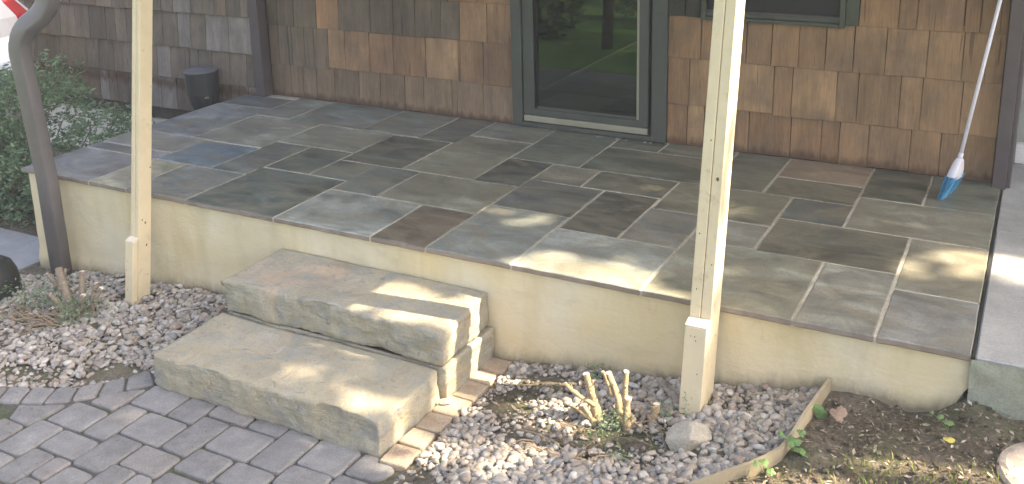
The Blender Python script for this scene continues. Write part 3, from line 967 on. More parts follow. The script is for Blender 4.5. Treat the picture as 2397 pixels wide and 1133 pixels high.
# ------------------------------------------------------------------ stone steps
def rock_block(name, x0, x1, y0, y1, z0, z1, mat, label, cat, seed, res=0.02, amp=0.010, topamp=0.003, chip=0.012, group=None):
    faces = {}
    V, F = [], []
    idx = {}
    def vid(p):
        k = (round(p[0], 5), round(p[1], 5), round(p[2], 5))
        if k not in idx:
            idx[k] = len(V)
            V.append(p)
        return idx[k]
    nx, ny, nz = (max(3, int((b - a) / res)) for a, b in ((x0, x1), (y0, y1), (z0, z1)))
    X = [x0 + (x1 - x0) * k / nx for k in range(nx + 1)]
    Y = [y0 + (y1 - y0) * k / ny for k in range(ny + 1)]
    Z = [z0 + (z1 - z0) * k / nz for k in range(nz + 1)]
    for j in range(ny):
        for i in range(nx):
            F.append([vid((X[i], Y[j], z1)), vid((X[i + 1], Y[j], z1)), vid((X[i + 1], Y[j + 1], z1)), vid((X[i], Y[j + 1], z1))])
            F.append([vid((X[i], Y[j + 1], z0)), vid((X[i + 1], Y[j + 1], z0)), vid((X[i + 1], Y[j], z0)), vid((X[i], Y[j], z0))])
    for j in range(nz):
        for i in range(nx):
            F.append([vid((X[i], y0, Z[j])), vid((X[i + 1], y0, Z[j])), vid((X[i + 1], y0, Z[j + 1])), vid((X[i], y0, Z[j + 1]))])
            F.append([vid((X[i], y1, Z[j + 1])), vid((X[i + 1], y1, Z[j + 1])), vid((X[i + 1], y1, Z[j])), vid((X[i], y1, Z[j]))])
        for i in range(ny):
            F.append([vid((x1, Y[i], Z[j])), vid((x1, Y[i + 1], Z[j])), vid((x1, Y[i + 1], Z[j + 1])), vid((x1, Y[i], Z[j + 1]))])
            F.append([vid((x0, Y[i], Z[j + 1])), vid((x0, Y[i + 1], Z[j + 1])), vid((x0, Y[i + 1], Z[j])), vid((x0, Y[i], Z[j]))])
    P = np.array(V)
    D = np.zeros_like(P)
    # hand-split faces: broad facets plus fine roughness
    facet = np.round(fbm(P, 5.5, seed, 2) * 3.0) / 3.0
    side = 0.85 * facet + 0.5 * fbm(P, 9, seed + 3, 3) + 0.35 * fbm(P, 28, seed + 4, 2)
    e = 1e-4
    fx1, fx0 = P[:, 0] > x1 - e, P[:, 0] < x0 + e
    fy1, fy0 = P[:, 1] > y1 - e, P[:, 1] < y0 + e
    fz1, fz0 = P[:, 2] > z1 - e, P[:, 2] < z0 + e
    D[:, 0] += np.where(fx1, side * amp, 0) - np.where(fx0, side * amp, 0)
    D[:, 1] += -np.where(fy0, side * amp, 0) + np.where(fy1, side * amp * 0.3, 0)
    D[:, 2] += np.where(fz1, (fbm(P, 3.5, seed + 5, 3) + np.round(fbm(P, 4.2, seed + 6, 2) * 2) * .45) * topamp, 0)
    # worn arrises
    nedge = fx1.astype(int) + fx0 + fy0 + fy1 + fz1 + fz0
    wear = (0.35 + 0.65 * np.clip(fbm(P, 8, seed + 9, 3) + 0.35, 0, 1.5)) * chip
    top_edge = fz1 & (fx1 | fx0 | fy0)
    D[top_edge, 2] -= wear[top_edge] * 0.4
    for m, ax, s in ((fx1, 0, -1), (fx0, 0, 1), (fy0, 1, 1)):
        q = m & (nedge > 1)
        D[q, ax] += s * wear[q] * 0.5
    # lower edge undercut
    q = fz0 & (fy0 | fx1)
    D[q & fy0, 1] += 0.006
    P = P + D
    o = np_obj(name, P, np.array(F), mat, smooth=False)
    tag(o, label, cat, group)
    return o
rock_block('stone_step', 1.9, 3.083, -.392, .015, -.32, -.163, M_STEP, 'upper sandstone slab step against the stucco patio wall', 'step', 3, .0125, .017, .0035, .008)
rock_block('stone_step', 1.88, 3.066, -.815, -.394, -.502, -.333, M_STEP, 'lower sandstone slab step standing on the grey pavers', 'step', 11, .0125, .018, .004, .009)
rock_block('stone_step', 1.93, 3.098, -.383, .014, -.505, -.3265, M_STEP, 'sandstone block under the upper step with only its end showing', 'step', 23, .0125, .010, .002, .005)

# ------------------------------------------------------------------ pavers
pp = bpy.data.objects.new('paver_walk', bpy.data.meshes.new('paver_walk'))
def joint_sheet():
    # sanded bed under the pavers, following the curved border
    arc = [(0.2, -1.9), (.9, -1.30), (1.25, -1.10), (1.40, -1.05), (1.50, -1.0), (1.58, -.955), (1.65, -.88), (1.71, -.80), (1.76, -.73), (1.9, -.72), (3.06, -.78), (3.17, -.84), (3.14, -.94), (3.2, -1.5), (3.2, -2.6), (0.2, -2.6)]
    V = [(x, y, -0.4985) for x, y in arc] + [(x, y, -0.56) for x, y in arc]
    n = len(arc)
    F = [tuple(range(n))[::-1]] + [(k, (k + 1) % n, n + (k + 1) % n, n + k) for k in range(n)]
    me = pp.data
    bm = bmesh.new()
    bv = [bm.verts.new(v) for v in V]
    for f in F:
        bm.faces.new([bv[i] for i in f])
    bmesh.ops.recalc_face_normals(bm, faces=bm.faces)
    bmesh.ops.triangulate(bm, faces=[f for f in bm.faces if len(f.verts) > 4])
    bm.to_mesh(me)
    bm.free()
    me.materials.append(M_JOINT)
    col.objects.link(pp)
    pp['kind'] = 'structure'
joint_sheet()
PAVE_Z = -0.485
def paver_poly(corners, rad=0.022):
    """rounded tumbled paver from a corner list (counter-clockwise)"""
    ring = []
    n = len(corners)
    for k in range(n):
        p0, p1, p2 = Vector(corners[k - 1]), Vector(corners[k]), Vector(corners[(k + 1) % n])
        d0, d1 = (p0 - p1), (p2 - p1)
        r = min(rad * random.uniform(0.7, 1.3), d0.length * 0.4, d1.length * 0.4)
        a, b = p1 + d0.normalized() * r, p1 + d1.normalized() * r
        for t in (0, 0.33, 0.67, 1.0):
            q = (a * (1 - t) + p1 * t) * (1 - t) + (p1 * (1 - t) + b * t) * t
            ring.append(q + Vector((random.uniform(-1, 1), random.uniform(-1, 1))) * 0.0012)
    c = sum(ring, Vector((0, 0))) / len(ring)
    m = len(ring)
    V, F = [], []
    tilt = (random.uniform(-.012, .012), random.uniform(-.012, .012))
    dz = random.uniform(-.0025, .0025)
    for s, z in ((0.0, -0.04), (0.0, -0.009), (0.002, -0.004), (0.006, -0.001), (0.014, 0.0)):
        for q in ring:
            d = (q - c)
            v = q - d.normalized() * s
            V.append((v.x, v.y, PAVE_Z + z + dz + tilt[0] * (v.x - c.x) + tilt[1] * (v.y - c.y)))
    for r in range(4):
        for k in range(m):
            F.append((r * m + k, r * m + (k + 1) % m, (r + 1) * m + (k + 1) % m, (r + 1) * m + k))
    F.append(tuple(range(4 * m, 5 * m)))
    g = random.random()
    base = lerp((.215, .21, .205), (.28, .272, .265), g)
    if random.random() < 0.15:
        base = lerp(base, (.26, .235, .215), 0.5)
    o = mesh_obj('paver', V, F, M_PAVER, pp, smooth=True, color=base)
    return o
def prect(x0, x1, y0, y1, g=0.0048):
    j = lambda: random.uniform(-.003, .003)
    paver_poly([(x0 + g + j(), y0 + g + j()), (x1 - g + j(), y0 + g + j()), (x1 - g + j(), y1 - g + j()), (x0 + g + j(), y1 - g + j())])
KNOWN = [(1.665, 1.875, -1.20, -1.04), (1.875, 2.01, -1.20, -.962), (1.645, 1.80, -1.42, -1.20), (1.80, 2.02, -1.345, -1.205),
         (2.015, 2.175, -1.36, -1.137), (2.012, 2.24, -1.137, -.965), (1.872, 2.09, -.962, -.80), (2.09, 2.24, -.965, -.80),
         (2.175, 2.385, -1.285, -1.137), (2.24, 2.388, -1.137, -.885), (2.388, 2.625, -1.06, -.885), (2.625, 2.782, -1.065, -.805),
         (2.782, 2.985, -.985, -.805), (2.24, 2.45, -.885, -.80), (2.45, 2.625, -.885, -.80), (2.388, 2.58, -1.215, -1.06)]
occ = []
for r in KNOWN:
    prect(*r)
    occ.append(r)
paver_poly([(2.992, -.95), (3.13, -.935), (3.165, -.85), (3.06, -.812), (2.992, -.812)], 0.03)
occ.append((2.985, 3.3, -.95, -.7))
QUADS = [[(1.460, -1.165), (1.544, -1.125), (1.493, -1.013), (1.402, -1.057)], [(1.55, -1.124), (1.636, -1.06), (1.576, -.969), (1.500, -1.006)],
         [(1.644, -1.055), (1.711, -.988), (1.643, -.885), (1.581, -.962)], [(1.716, -.982), (1.784, -.905), (1.702, -.818), (1.652, -.88)],
         [(1.789, -.897), (1.86, -.80), (1.749, -.728), (1.709, -.81)], [(1.364, -1.2), (1.449, -1.165), (1.392, -1.058), (1.302, -1.095)],
         [(1.27, -1.24), (1.352, -1.206), (1.292, -1.1), (1.2, -1.14)], [(1.17, -1.29), (1.258, -1.245), (1.192, -1.145), (1.1, -1.19)],
         [(1.07, -1.345), (1.158, -1.296), (1.09, -1.196), (1.0, -1.25)], [(.97, -1.405), (1.058, -1.35), (.99, -1.255), (.9, -1.31)]]
for q in QUADS:
    paver_poly(q, 0.016)
paver_poly([(1.525, -1.262), (1.644, -1.262), (1.652, -1.085), (1.56, -1.14), (1.475, -1.178)], 0.012)
paver_poly([(1.728, -1.03), (1.862, -1.03), (1.866, -.852), (1.796, -.905), (1.73, -.975)], 0.012)
# fill the rest of the field with the same mixed sizes
def border_y(x):
    return np.interp(x, [.2, .9, 1.0, 1.36, 1.46, 1.55, 1.64, 1.72, 1.79, 1.86, 1.9], [-1.9, -1.43, -1.37, -1.22, -1.19, -1.15, -1.08, -1.01, -.93, -.85, -.80])
g = 0.01
gx0, gy1 = 0.6, -0.8
W, H = int((3.16 - gx0) / g), int((2.3 - .8) / g)
used = np.zeros((H, W), bool)
for r in range(H):
    yc = gy1 - (r + .5) * g
    for c_ in range(W):
        xc = gx0 + (c_ + .5) * g
        if yc > border_y(xc):
            used[r, c_] = True
for (x0, x1, y0, y1) in occ + [(1.50, 1.655, -1.265, -1.06), (1.72, 1.875, -1.035, -.84)]:
    r0, r1 = int(round((gy1 - y1) / g)), int(round((gy1 - y0) / g))
    c0, c1 = int(round((x0 - gx0) / g)), int(round((x1 - gx0) / g))
    used[max(0, r0):max(0, r1), max(0, c0):max(0, c1)] = True
count = 0
for r in range(H):
    c_ = 0
    while c_ < W:
        if used[r, c_]:
            c_ += 1
            continue
        wmax = 0
        while c_ + wmax < W and not used[r, c_ + wmax]:
            wmax += 1
        w, h = random.choice([(20, 14), (13, 21), (20, 14), (20, 20)])
        if wmax < w + 7:
            w = wmax if wmax <= 24 else wmax // 2
        hh = 0
        while hh < h and r + hh < H and not used[r + hh, c_:c_ + w].any():
            hh += 1
        used[r:r + hh, c_:c_ + w] = True
        if w >= 5 and hh >= 5:
            prect(gx0 + c_ * g, gx0 + (c_ + w) * g, gy1 - (r + hh) * g, gy1 - r * g)
            count += 1
        c_ += w

# brick edging beside the steps
bb = thing('brick_border', 'row of tan edging bricks along the open end of the stone steps', 'brick border', (3.13, -.4, -.47))
BY = [-.845, -.718, -.604, -.482, -.345, -.208, -.11, .01]
for y0, y1 in zip(BY[:-1], BY[1:]):
    j = lambda: random.uniform(-.004, .004)
    x0, x1 = 3.074, 3.19
    bm = bmesh.new()
    add_box(bm, x0 + .002, x1 + j() * 2, y0 + .004, y1 - .004, -.53, -.468 + j() * .6, 0.007, 2)
    a = random.uniform(-.02, .04)
    bmesh.ops.rotate(bm, verts=bm.verts, cent=((x0 + x1) / 2, (y0 + y1) / 2, -.47), matrix=Matrix.Rotation(a, 3, 'Z') @ Matrix.Rotation(random.uniform(-.03, .03), 3, 'Y'))
    bm_obj('brick', bm, M_BRICK, bb)

# ------------------------------------------------------------------ posts
def post(x0, x1, yf, yb, zb, sleeve_h, setback, label, lean, ztop=2.2):
    t = thing('porch_post', label, 'post', ((x0 + x1) / 2, (yf + yb) / 2, zb), 'cream porch posts')
    L = (zb, 0.0, lean)
    m = (x0 + x1) / 2
    box('board', x0, m - .001, yf + setback, yb, zb - .08, ztop, M_CREAM, t, 0.003, 1, lean=L)
    box('board', m + .001, x1, yf + setback + .001, yb - .001, zb - .08, ztop, M_CREAM, t, 0.003, 1, lean=L)
    box('sleeve_board', x0 - .0005, x1 + .0005, yf, yf + setback - .001, zb - .08, zb + sleeve_h, M_CREAM, t, 0.0035, 1, lean=L)
    zt = zb + sleeve_h
    prof = [(yf + .0005, zt + .0006), (yf + setback - .0015, zt + .0006), (yf + setback - .0015, zt + .017), (yf + setback - .006, zt + .017), (yf + .0005, zt + .004)]
    V = [(x, y + lean * (z - zb), z) for x in (x0, x1) for (y, z) in prof]
    F = [(0, 1, 2, 3, 4), (9, 8, 7, 6, 5)] + [(k, 5 + k, 5 + (k + 1) % 5, (k + 1) % 5) for k in range(5)]
    mesh_obj('cut_end', V, F, M_CUT, t)
    return t, L
def spot(parent, x, y, z, r, L, axis):
    """small knot or scar standing a hair proud of the painted face"""
    V, F = [], []
    n = 10
    h = z - L[0]
    for k in range(n):
        a = 2 * math.pi * k / n
        rr = r * random.uniform(0.45, 0.8)
        if axis == 'y':
            V.append((x + rr * math.cos(a), y + L[2] * (h + rr * 1.3 * math.sin(a)), z + rr * 1.3 * math.sin(a)))
        else:
            V.append((x, y + L[2] * (h + rr * 1.3 * math.sin(a)) + rr * math.cos(a), z + rr * 1.3 * math.sin(a)))
    F = [tuple(range(n))]
    mesh_obj('knot', V, F, M_KNOT, parent)
pr, LR = post(4.03, 4.115, -.222, -.058, -.36, .335, .045, 'cream painted porch post in the pebbles near the cut shrub stubs', .172)
spot(pr, 4.096, -.1775, .52, .009, LR, 'y')
for q in ((4.05, .10), (4.045, .31), (4.1, .2), (4.06, .66)):
    spot(pr, q[0], -.1778, q[1], .004, LR, 'y')
for q in ((4.055, -.06), (4.075, -.075), (4.09, -.2), (4.05, -.28), (4.07, -.06)):
    spot(pr, q[0], -.2228, q[1], .0035, LR, 'y')
for q in ((-.11, .55), (-.10, .57), (-.09, .53), (-.12, .2), (-.1, -.1)):
    spot(pr, 4.1158, q[0], q[1], .005, LR, 'x')
pl, LL = post(1.04, 1.097, -.25, -.128, -.53, .33, .036, 'cream painted porch post in the pebbles beside the brown downspout', .166)
for q in ((-.17, -.12, .008), (-.16, -.24, .009), (-.19, -.1, .006), (-.14, .16, .006), (-.15, -.4, .004)):
    spot(pl, 1.0978, q[0], q[1], q[2], LL, 'x')
for q in ((1.052, -.35), (1.056, -.3), (1.06, -.45)):
    spot(pl, q[0], -.2507, q[1], .0035, LL, 'y')

# ------------------------------------------------------------------ downspout
def sweep_rect(pts, w, d, mat, name, parent, up=Vector((1, 0, 0)), bev=0.012):
    """rounded rectangular tube along a polyline"""
    prof = []
    for sx, sy in ((1, 1), (-1, 1), (-1, -1), (1, -1)):
        for t in (0, 1, 2):
            a = {(1, 1): 0, (-1, 1): 90, (-1, -1): 180, (1, -1): 270}[(sx, sy)] + t * 45
            prof.append((sx * (w / 2 - bev) + bev * math.cos(math.radians(a)), sy * (d / 2 - bev) + bev * math.sin(math.radians(a))))
    n = len(prof)
    V, F = [], []
    for k, p in enumerate(pts):
        p = Vector(p)
        t = (Vector(pts[min(k + 1, len(pts) - 1)]) - Vector(pts[max(k - 1, 0)])).normalized()
        a = (up - t * up.dot(t)).normalized()
        b = t.cross(a)
        for (u, v) in prof:
            V.append(p + a * u + b * v)
    for k in range(len(pts) - 1):
        for j in range(n):
            F.append((k * n + j, k * n + (j + 1) % n, (k + 1) * n + (j + 1) % n, (k + 1) * n + j))
    F.append(tuple(range(n))[::-1])
    F.append(tuple((len(pts) - 1) * n + j for j in range(n)))
    return mesh_obj(name, V, F, mat, parent, smooth=True)
def bez(p0, p1, p2, n=8):
    p0, p1, p2 = map(Vector, (p0, p1, p2))
    return [tuple((p0 * (1 - t) + p1 * t) * (1 - t) + (p1 * (1 - t) + p2 * t) * t) for t in [k / n for k in range(n + 1)]]
ds = thing('downspout', 'brown metal downspout with curved elbow in front of the patio corner', 'downspout', (.3, -.07, -.65))
path = [(.325, -.075, -.68), (.325, -.075, .0), (.285, -.075, .5)] + bez((.265, -.075, .70), (.262, -.072, .80), (.345, -.05, .865), 8) + bez((.40, -.035, .90), (.49, -.01, .965), (.495, -.005, 1.10), 8) + [(.495, .0, 2.32)]
sweep_rect(path, .105, .075, M_SPOUT, 'pipe', ds)

# ------------------------------------------------------------------ broom
br = thing('broom', 'blue bristled broom with white handle leaning by the brown corner board', 'broom', (4.8, 1.65, 0))
def tube(p0, p1, r0, r1, n=12):
    p0, p1 = Vector(p0), Vector(p1)
    t = (p1 - p0).normalized()
    a = t.orthogonal().normalized()
    b = t.cross(a)
    V = [p + (a * math.cos(2 * math.pi * k / n) + b * math.sin(2 * math.pi * k / n)) * r for p, r in ((p0, r0), (p1, r1)) for k in range(n)]
    F = [(k, (k + 1) % n, n + (k + 1) % n, n + k) for k in range(n)] + [tuple(range(n))[::-1], tuple(range(n, 2 * n))]
    return V, F
H0 = Vector((4.812, 1.665, .205)); H1 = Vector((4.93, 1.855, 1.12))
hd = (H1 - H0).normalized()
V, F = tube(H0, H0 + hd * 1.0, .0095, .0095)
mesh_obj('handle', V, F, M_WHITE, br, smooth=True)
V, F = tube(H0 + hd * 1.0, H0 + hd * 1.03, .011, .009)
mesh_obj('end_cap', V, F, M_WHITE, br, smooth=True)
V, F = tube(H0 - hd * .02, H0 + hd * .012, .0125, .0125)
mesh_obj('collar', V, F, M_WHITE, br, smooth=True)
# head: flattened, fanning body
side = Vector((.35, .93, 0)).normalized()
thick = hd.cross(side).normalized()
def slab_loft(stations, mat, name, parent):
    V, F = [], []
    n = 14
    for (c, w, th) in stations:
        for k in range(n):
            a = 2 * math.pi * k / n
            ca, sa = math.cos(a), math.sin(a)
            V.append(c + side * (w * math.copysign(abs(ca) ** .6, ca)) + thick * (th * math.copysign(abs(sa) ** .6, sa)))
    for j in range(len(stations) - 1):
        for k in range(n):
            F.append((j * n + k, j * n + (k + 1) % n, (j + 1) * n + (k + 1) % n, (j + 1) * n + k))
    F.append(tuple(range(n))[::-1])
    F.append(tuple((len(stations) - 1) * n + k for k in range(n)))
    return mesh_obj(name, V, F, mat, parent, smooth=True)
dn = Vector((-.16, -.12, -1)).normalized()
slab_loft([(H0 - hd * .015, .014, .014), (H0 + dn * .03, .030, .018), (H0 + dn * .075, .052, .022), (H0 + dn * .11, .060, .024), (H0 + dn * .115, .058, .023)], M_WHITE, 'head', br)
BV, BF = [], []
hc = H0 + dn * .10
for k in range(900):
    u, w = random.uniform(-1, 1), random.uniform(-1, 1)
    p = hc + side * u * .062 + thick * w * .024
    q = Vector((p.x - .03 + w * .012 + random.uniform(-.004, .004), p.y - .02 + u * .035 + random.uniform(-.004, .004), random.uniform(.003, .012)))
    m_ = (p + q) / 2 + Vector((random.uniform(-.004, .004), random.uniform(-.004, .004), 0))
    d_ = (q - p).normalized()
    a = d_.cross(Vector((random.uniform(-1, 1), random.uniform(-1, 1), .2))).normalized() * .0011
    b0 = len(BV)
    BV += [p - a, p + a, m_ - a, m_ + a, q - a, q + a]
    BF += [(b0, b0 + 1, b0 + 3, b0 + 2), (b0 + 2, b0 + 3, b0 + 5, b0 + 4)]
bo = mesh_obj('bristles', BV, BF, M_BRISTLE, br)
bo['kind'] = 'stuff'

# ------------------------------------------------------------------ pebbles
def ico(sub):
    bm = bmesh.new()
    bmesh.ops.create_icosphere(bm, subdivisions=sub, radius=1.0)
    V = np.array([v.co[:] for v in bm.verts])
    F = np.array([[v.index for v in f.verts] for f in bm.faces])
    bm.free()
    return V, F
IV, IF = ico(2)
def pebbles(name, pts, sizes, lift, mat):
    n = len(pts)
    VV = np.empty((n * len(IV), 3), np.float32)
    FF = np.empty((n * len(IF), 3), np.int32)
    for k in range(n):
        s = sizes[k] * np.array([random.uniform(.85, 1.6), random.uniform(.65, 1.1), random.uniform(.42, .85)])
        lump = 1 + 0.3 * vnoise(IV + k * 7.31, 1.5, k % 97)
        P = IV * lump[:, None] * s
        R = np.array(Euler((random.uniform(-.45, .45), random.uniform(-.45, .45), random.uniform(0, 6.28))).to_matrix())
        P = P @ R.T
        P = P + pts[k] + np.array([0, 0, lift[k]])
        VV[k * len(IV):(k + 1) * len(IV)] = P
        FF[k * len(IF):(k + 1) * len(IF)] = IF + k * len(IV)
    o = np_obj(name, VV, FF, mat, smooth=True)
    o['kind'] = 'stuff'
    return o
def edge_x(y):    # garden edging line
    return np.interp(y, [-1.05, -.95, -.86, -.78, -.70, -.64, -.55, -.47, -.36, -.25, .02], [3.55, 3.85, 4.02, 4.15, 4.24, 4.31, 4.41, 4.468, 4.487, 4.497, 4.535])
def scatter(inside, box_, n, smin, smax, power=1.6, bare=None):
    pts, sz = [], []
    while len(pts) < n:
        x, y = random.uniform(box_[0], box_[1]), random.uniform(box_[2], box_[3])
        if not inside(x, y):
            continue
        s = smin + (smax - smin) * random.random() ** power
        if bare:
            b = bare(x, y)
            if random.random() < b:
                continue
            s *= 1 - .45 * b
        pts.append((x, y))
        sz.append(s)
    return np.array(pts), np.array(sz)
def in_right(x, y):
    if x < 3.205 or y > .012:
        return False
    if x > edge_x(y) - .02 or y < -1.25:
        return False
    if 4.02 < x < 4.125 and -.235 < y < -.04:
        return False
    if y < -.83 and x < 3.22 + (-.83 - y) * -.2:
        return False
    return True
def blobf(x, y, cx, cy, rx, ry):
    return math.exp(-((x - cx) / rx) ** 2 - ((y - cy) / ry) ** 2)
def bare_right(x, y):
    return min(.93, 1.2 * blobf(x, y, 3.34, -.30, .16, .12) + .95 * blobf(x, y, 3.45, -.12, .2, .07) + 1.25 * blobf(x, y, 3.90, -.45, .22, .12) + .9 * blobf(x, y, 3.3, -.9, .1, .16) + .6 * blobf(x, y, 3.55, -.5, .2, .1) + .6 * blobf(x, y, 4.25, -.12, .1, .06))
def in_left(x, y):
    if y > .0 or y < border_arc(x) + .01:
        return False
    if x > 1.885 or x < -.35:
        return False
    if 1.03 < x < 1.11 and -.26 < y < -.12:
        return False
    if x < .4 and y > -.12:
        return False
    return True
def border_arc(x):
    return float(np.interp(x, [-.5, .2, .9, 1.0, 1.1, 1.2, 1.29, 1.39, 1.49, 1.57, 1.645, 1.70, 1.75, 1.9], [-1.6, -1.6, -1.30, -1.245, -1.185, -1.135, -1.09, -1.05, -1.005, -.96, -.88, -.81, -.725, -.71]))
def bare_left(x, y):
    return min(.92, 1.0 * blobf(x, y, 1.62, -.78, .14, .07) + .7 * blobf(x, y, 1.2, -.95, .2, .06) + .6 * blobf(x, y, .7, -.75, .2, .15) + .5 * blobf(x, y, .9, -.45, .12, .08))
def bed(name, inside, bx, n, smin, smax, bare):
    pts, sz = scatter(inside, bx, n, smin, smax, 2.1, bare)
    z = gz(pts[:, 0], pts[:, 1])
    lift = sz * .25 + np.array([random.uniform(-.3, 1.0) * s * .9 for s in sz])
    P = np.stack([pts[:, 0], pts[:, 1], z], 1)
    return pebbles(name, P, sz, lift, M_PEBBLE)
bed('gravel', in_right, (3.2, 4.55, -1.25, .012), 8200, .0042, .0205, bare_right)
bed('gravel', in_left, (-.35, 1.885, -1.6, .0), 10500, .0048, .0205, bare_left)

M_CLOD = mat_island('soil_clod', [(0.0, (0.075, 0.062, 0.046)), (0.6, (0.13, 0.11, 0.082)), (1.0, (0.2, 0.17, 0.13))], 0.95, 0.6, 60, 0.25, 0.1)
def clods(n, fp, smin, smax):
    pts = np.array([fp() for k in range(n)])
    sz = smin + (smax - smin) * rng.random(n) ** 2.2
    z = gz(pts[:, 0], pts[:, 1]) + .004
    pebbles('soil_crumbs', np.stack([pts[:, 0], pts[:, 1], z], 1), sz, sz * .3, M_CLOD)
# fallen crumbs and leaf litter on the bare soil
def litter(name, n, fx, mat, smin, smax):
    V, F = [], []
    for k in range(n):
        x, y = fx()
        z = float(gz(x, y)) + .008 + random.uniform(0, .008)
        s = random.uniform(smin, smax)
        a = random.uniform(0, 6.28)
        e = Euler((random.uniform(-.6, .6), random.uniform(-.6, .6), a)).to_matrix()
        w = random.uniform(.25, .6)
        b = len(V)
        for (u, v, h) in ((-1, 0, 0), (-.2, -w, .15), (1, 0, 0), (.1, w, .2)):
            V.append(Vector((x, y, z)) + e @ Vector((u * s, v * s, h * s)))
        F += [(b, b + 1, b + 2), (b, b + 2, b + 3)]
    o = mesh_obj(name, V, F, mat)
    o['kind'] = 'stuff'
def soil_pt():
    while True:
        y = random.uniform(-1.1, -.0)
        x = random.uniform(4.0, 5.6)
        if x > edge_x(y) + .02:
            return x, y
clods(1500, soil_pt, .003, .011)
clods(700, lambda: (random.uniform(3.22, 4.1), random.uniform(-1.0, -.06)), .003, .009)
litter('leaf_litter', 2600, soil_pt, M_LITTER, .003, .013)
litter('leaf_litter', 260, lambda: (random.uniform(3.25, 4.2), random.uniform(-1.0, -.05)), M_LITTER, .006, .02)
litter('leaf_litter', 160, lambda: (random.uniform(.3, 1.8), random.uniform(-.95, -.15)), M_LITTER, .006, .018)

def grass(name, n, fp, hmin, hmax, mat, wid=.0022):
    V, F = [], []
    for k in range(n):
        x, y = fp()
        z = float(gz(x, y)) - .003
        h = random.uniform(hmin, hmax)
        a = random.uniform(0, 6.28)
        d = Vector((math.cos(a), math.sin(a), 0))
        s = Vector((-d.y, d.x, 0)) * wid
        bend = random.uniform(.2, 1.0) * h
        b = len(V)
        p = Vector((x, y, z))
        V += [p - s, p + s, p + d * bend * .35 + Vector((0, 0, h * .6)) - s * .8, p + d * bend * .35 + Vector((0, 0, h * .6)) + s * .8, p + d * bend + Vector((0, 0, h))]
        F += [(b, b + 1, b + 3, b + 2), (b + 2, b + 3, b + 4)]
    o = mesh_obj(name, V, F, mat)
    o['kind'] = 'stuff'
def grass_pt():
    while True:
        x, y = random.uniform(4.55, 5.6), random.uniform(-1.2, -.3)
        if random.random() < min(1, max(0, (-.30 - y) / .15)) * min(1, max(.12, (x - 4.55) / .4)):
            return x, y
grass('grass', 2400, grass_pt, .012, .04, M_GRASS)
grass('grass', 120, lambda: (random.uniform(3.6, 4.4), random.uniform(-.75, -.1)), .015, .05, M_IVY, .0016)
# moss tufts in paver joints
# ------------------------------------------------------------------ garden edging
ed = thing('garden_edging', 'thin tan garden edging strip curving away from the stucco wall', 'edging', (4.5, -.2, -.27))
ys = np.concatenate([np.linspace(.018, -.25, 8), np.linspace(-.30, -1.0, 22)])
V, F = [], []
for y in ys:
    x = float(edge_x(y))
    dx = float(edge_x(y - .01) - edge_x(y + .01))
    t = Vector((dx, -.02, 0)).normalized()
    nrm = Vector((-t.y, t.x, 0)) * .006
    zt = float(gz(x, y)) + np.interp(y, [-1, -.6, -.3, .02], [.045, .05, .055, .062])
    for s in (-1, 1):
        for z in (zt - .13, zt):
            V.append(Vector((x, y, z)) + nrm * s)
for k in range(len(ys) - 1):
    b = k * 4
    for q in ((0, 1, 5, 4), (1, 3, 7, 5), (3, 2, 6, 7)):
        F.append(tuple(b + i for i in q))
F.append((0, 2, 3, 1))
mesh_obj('strip', V, F, M_EDGE, ed)

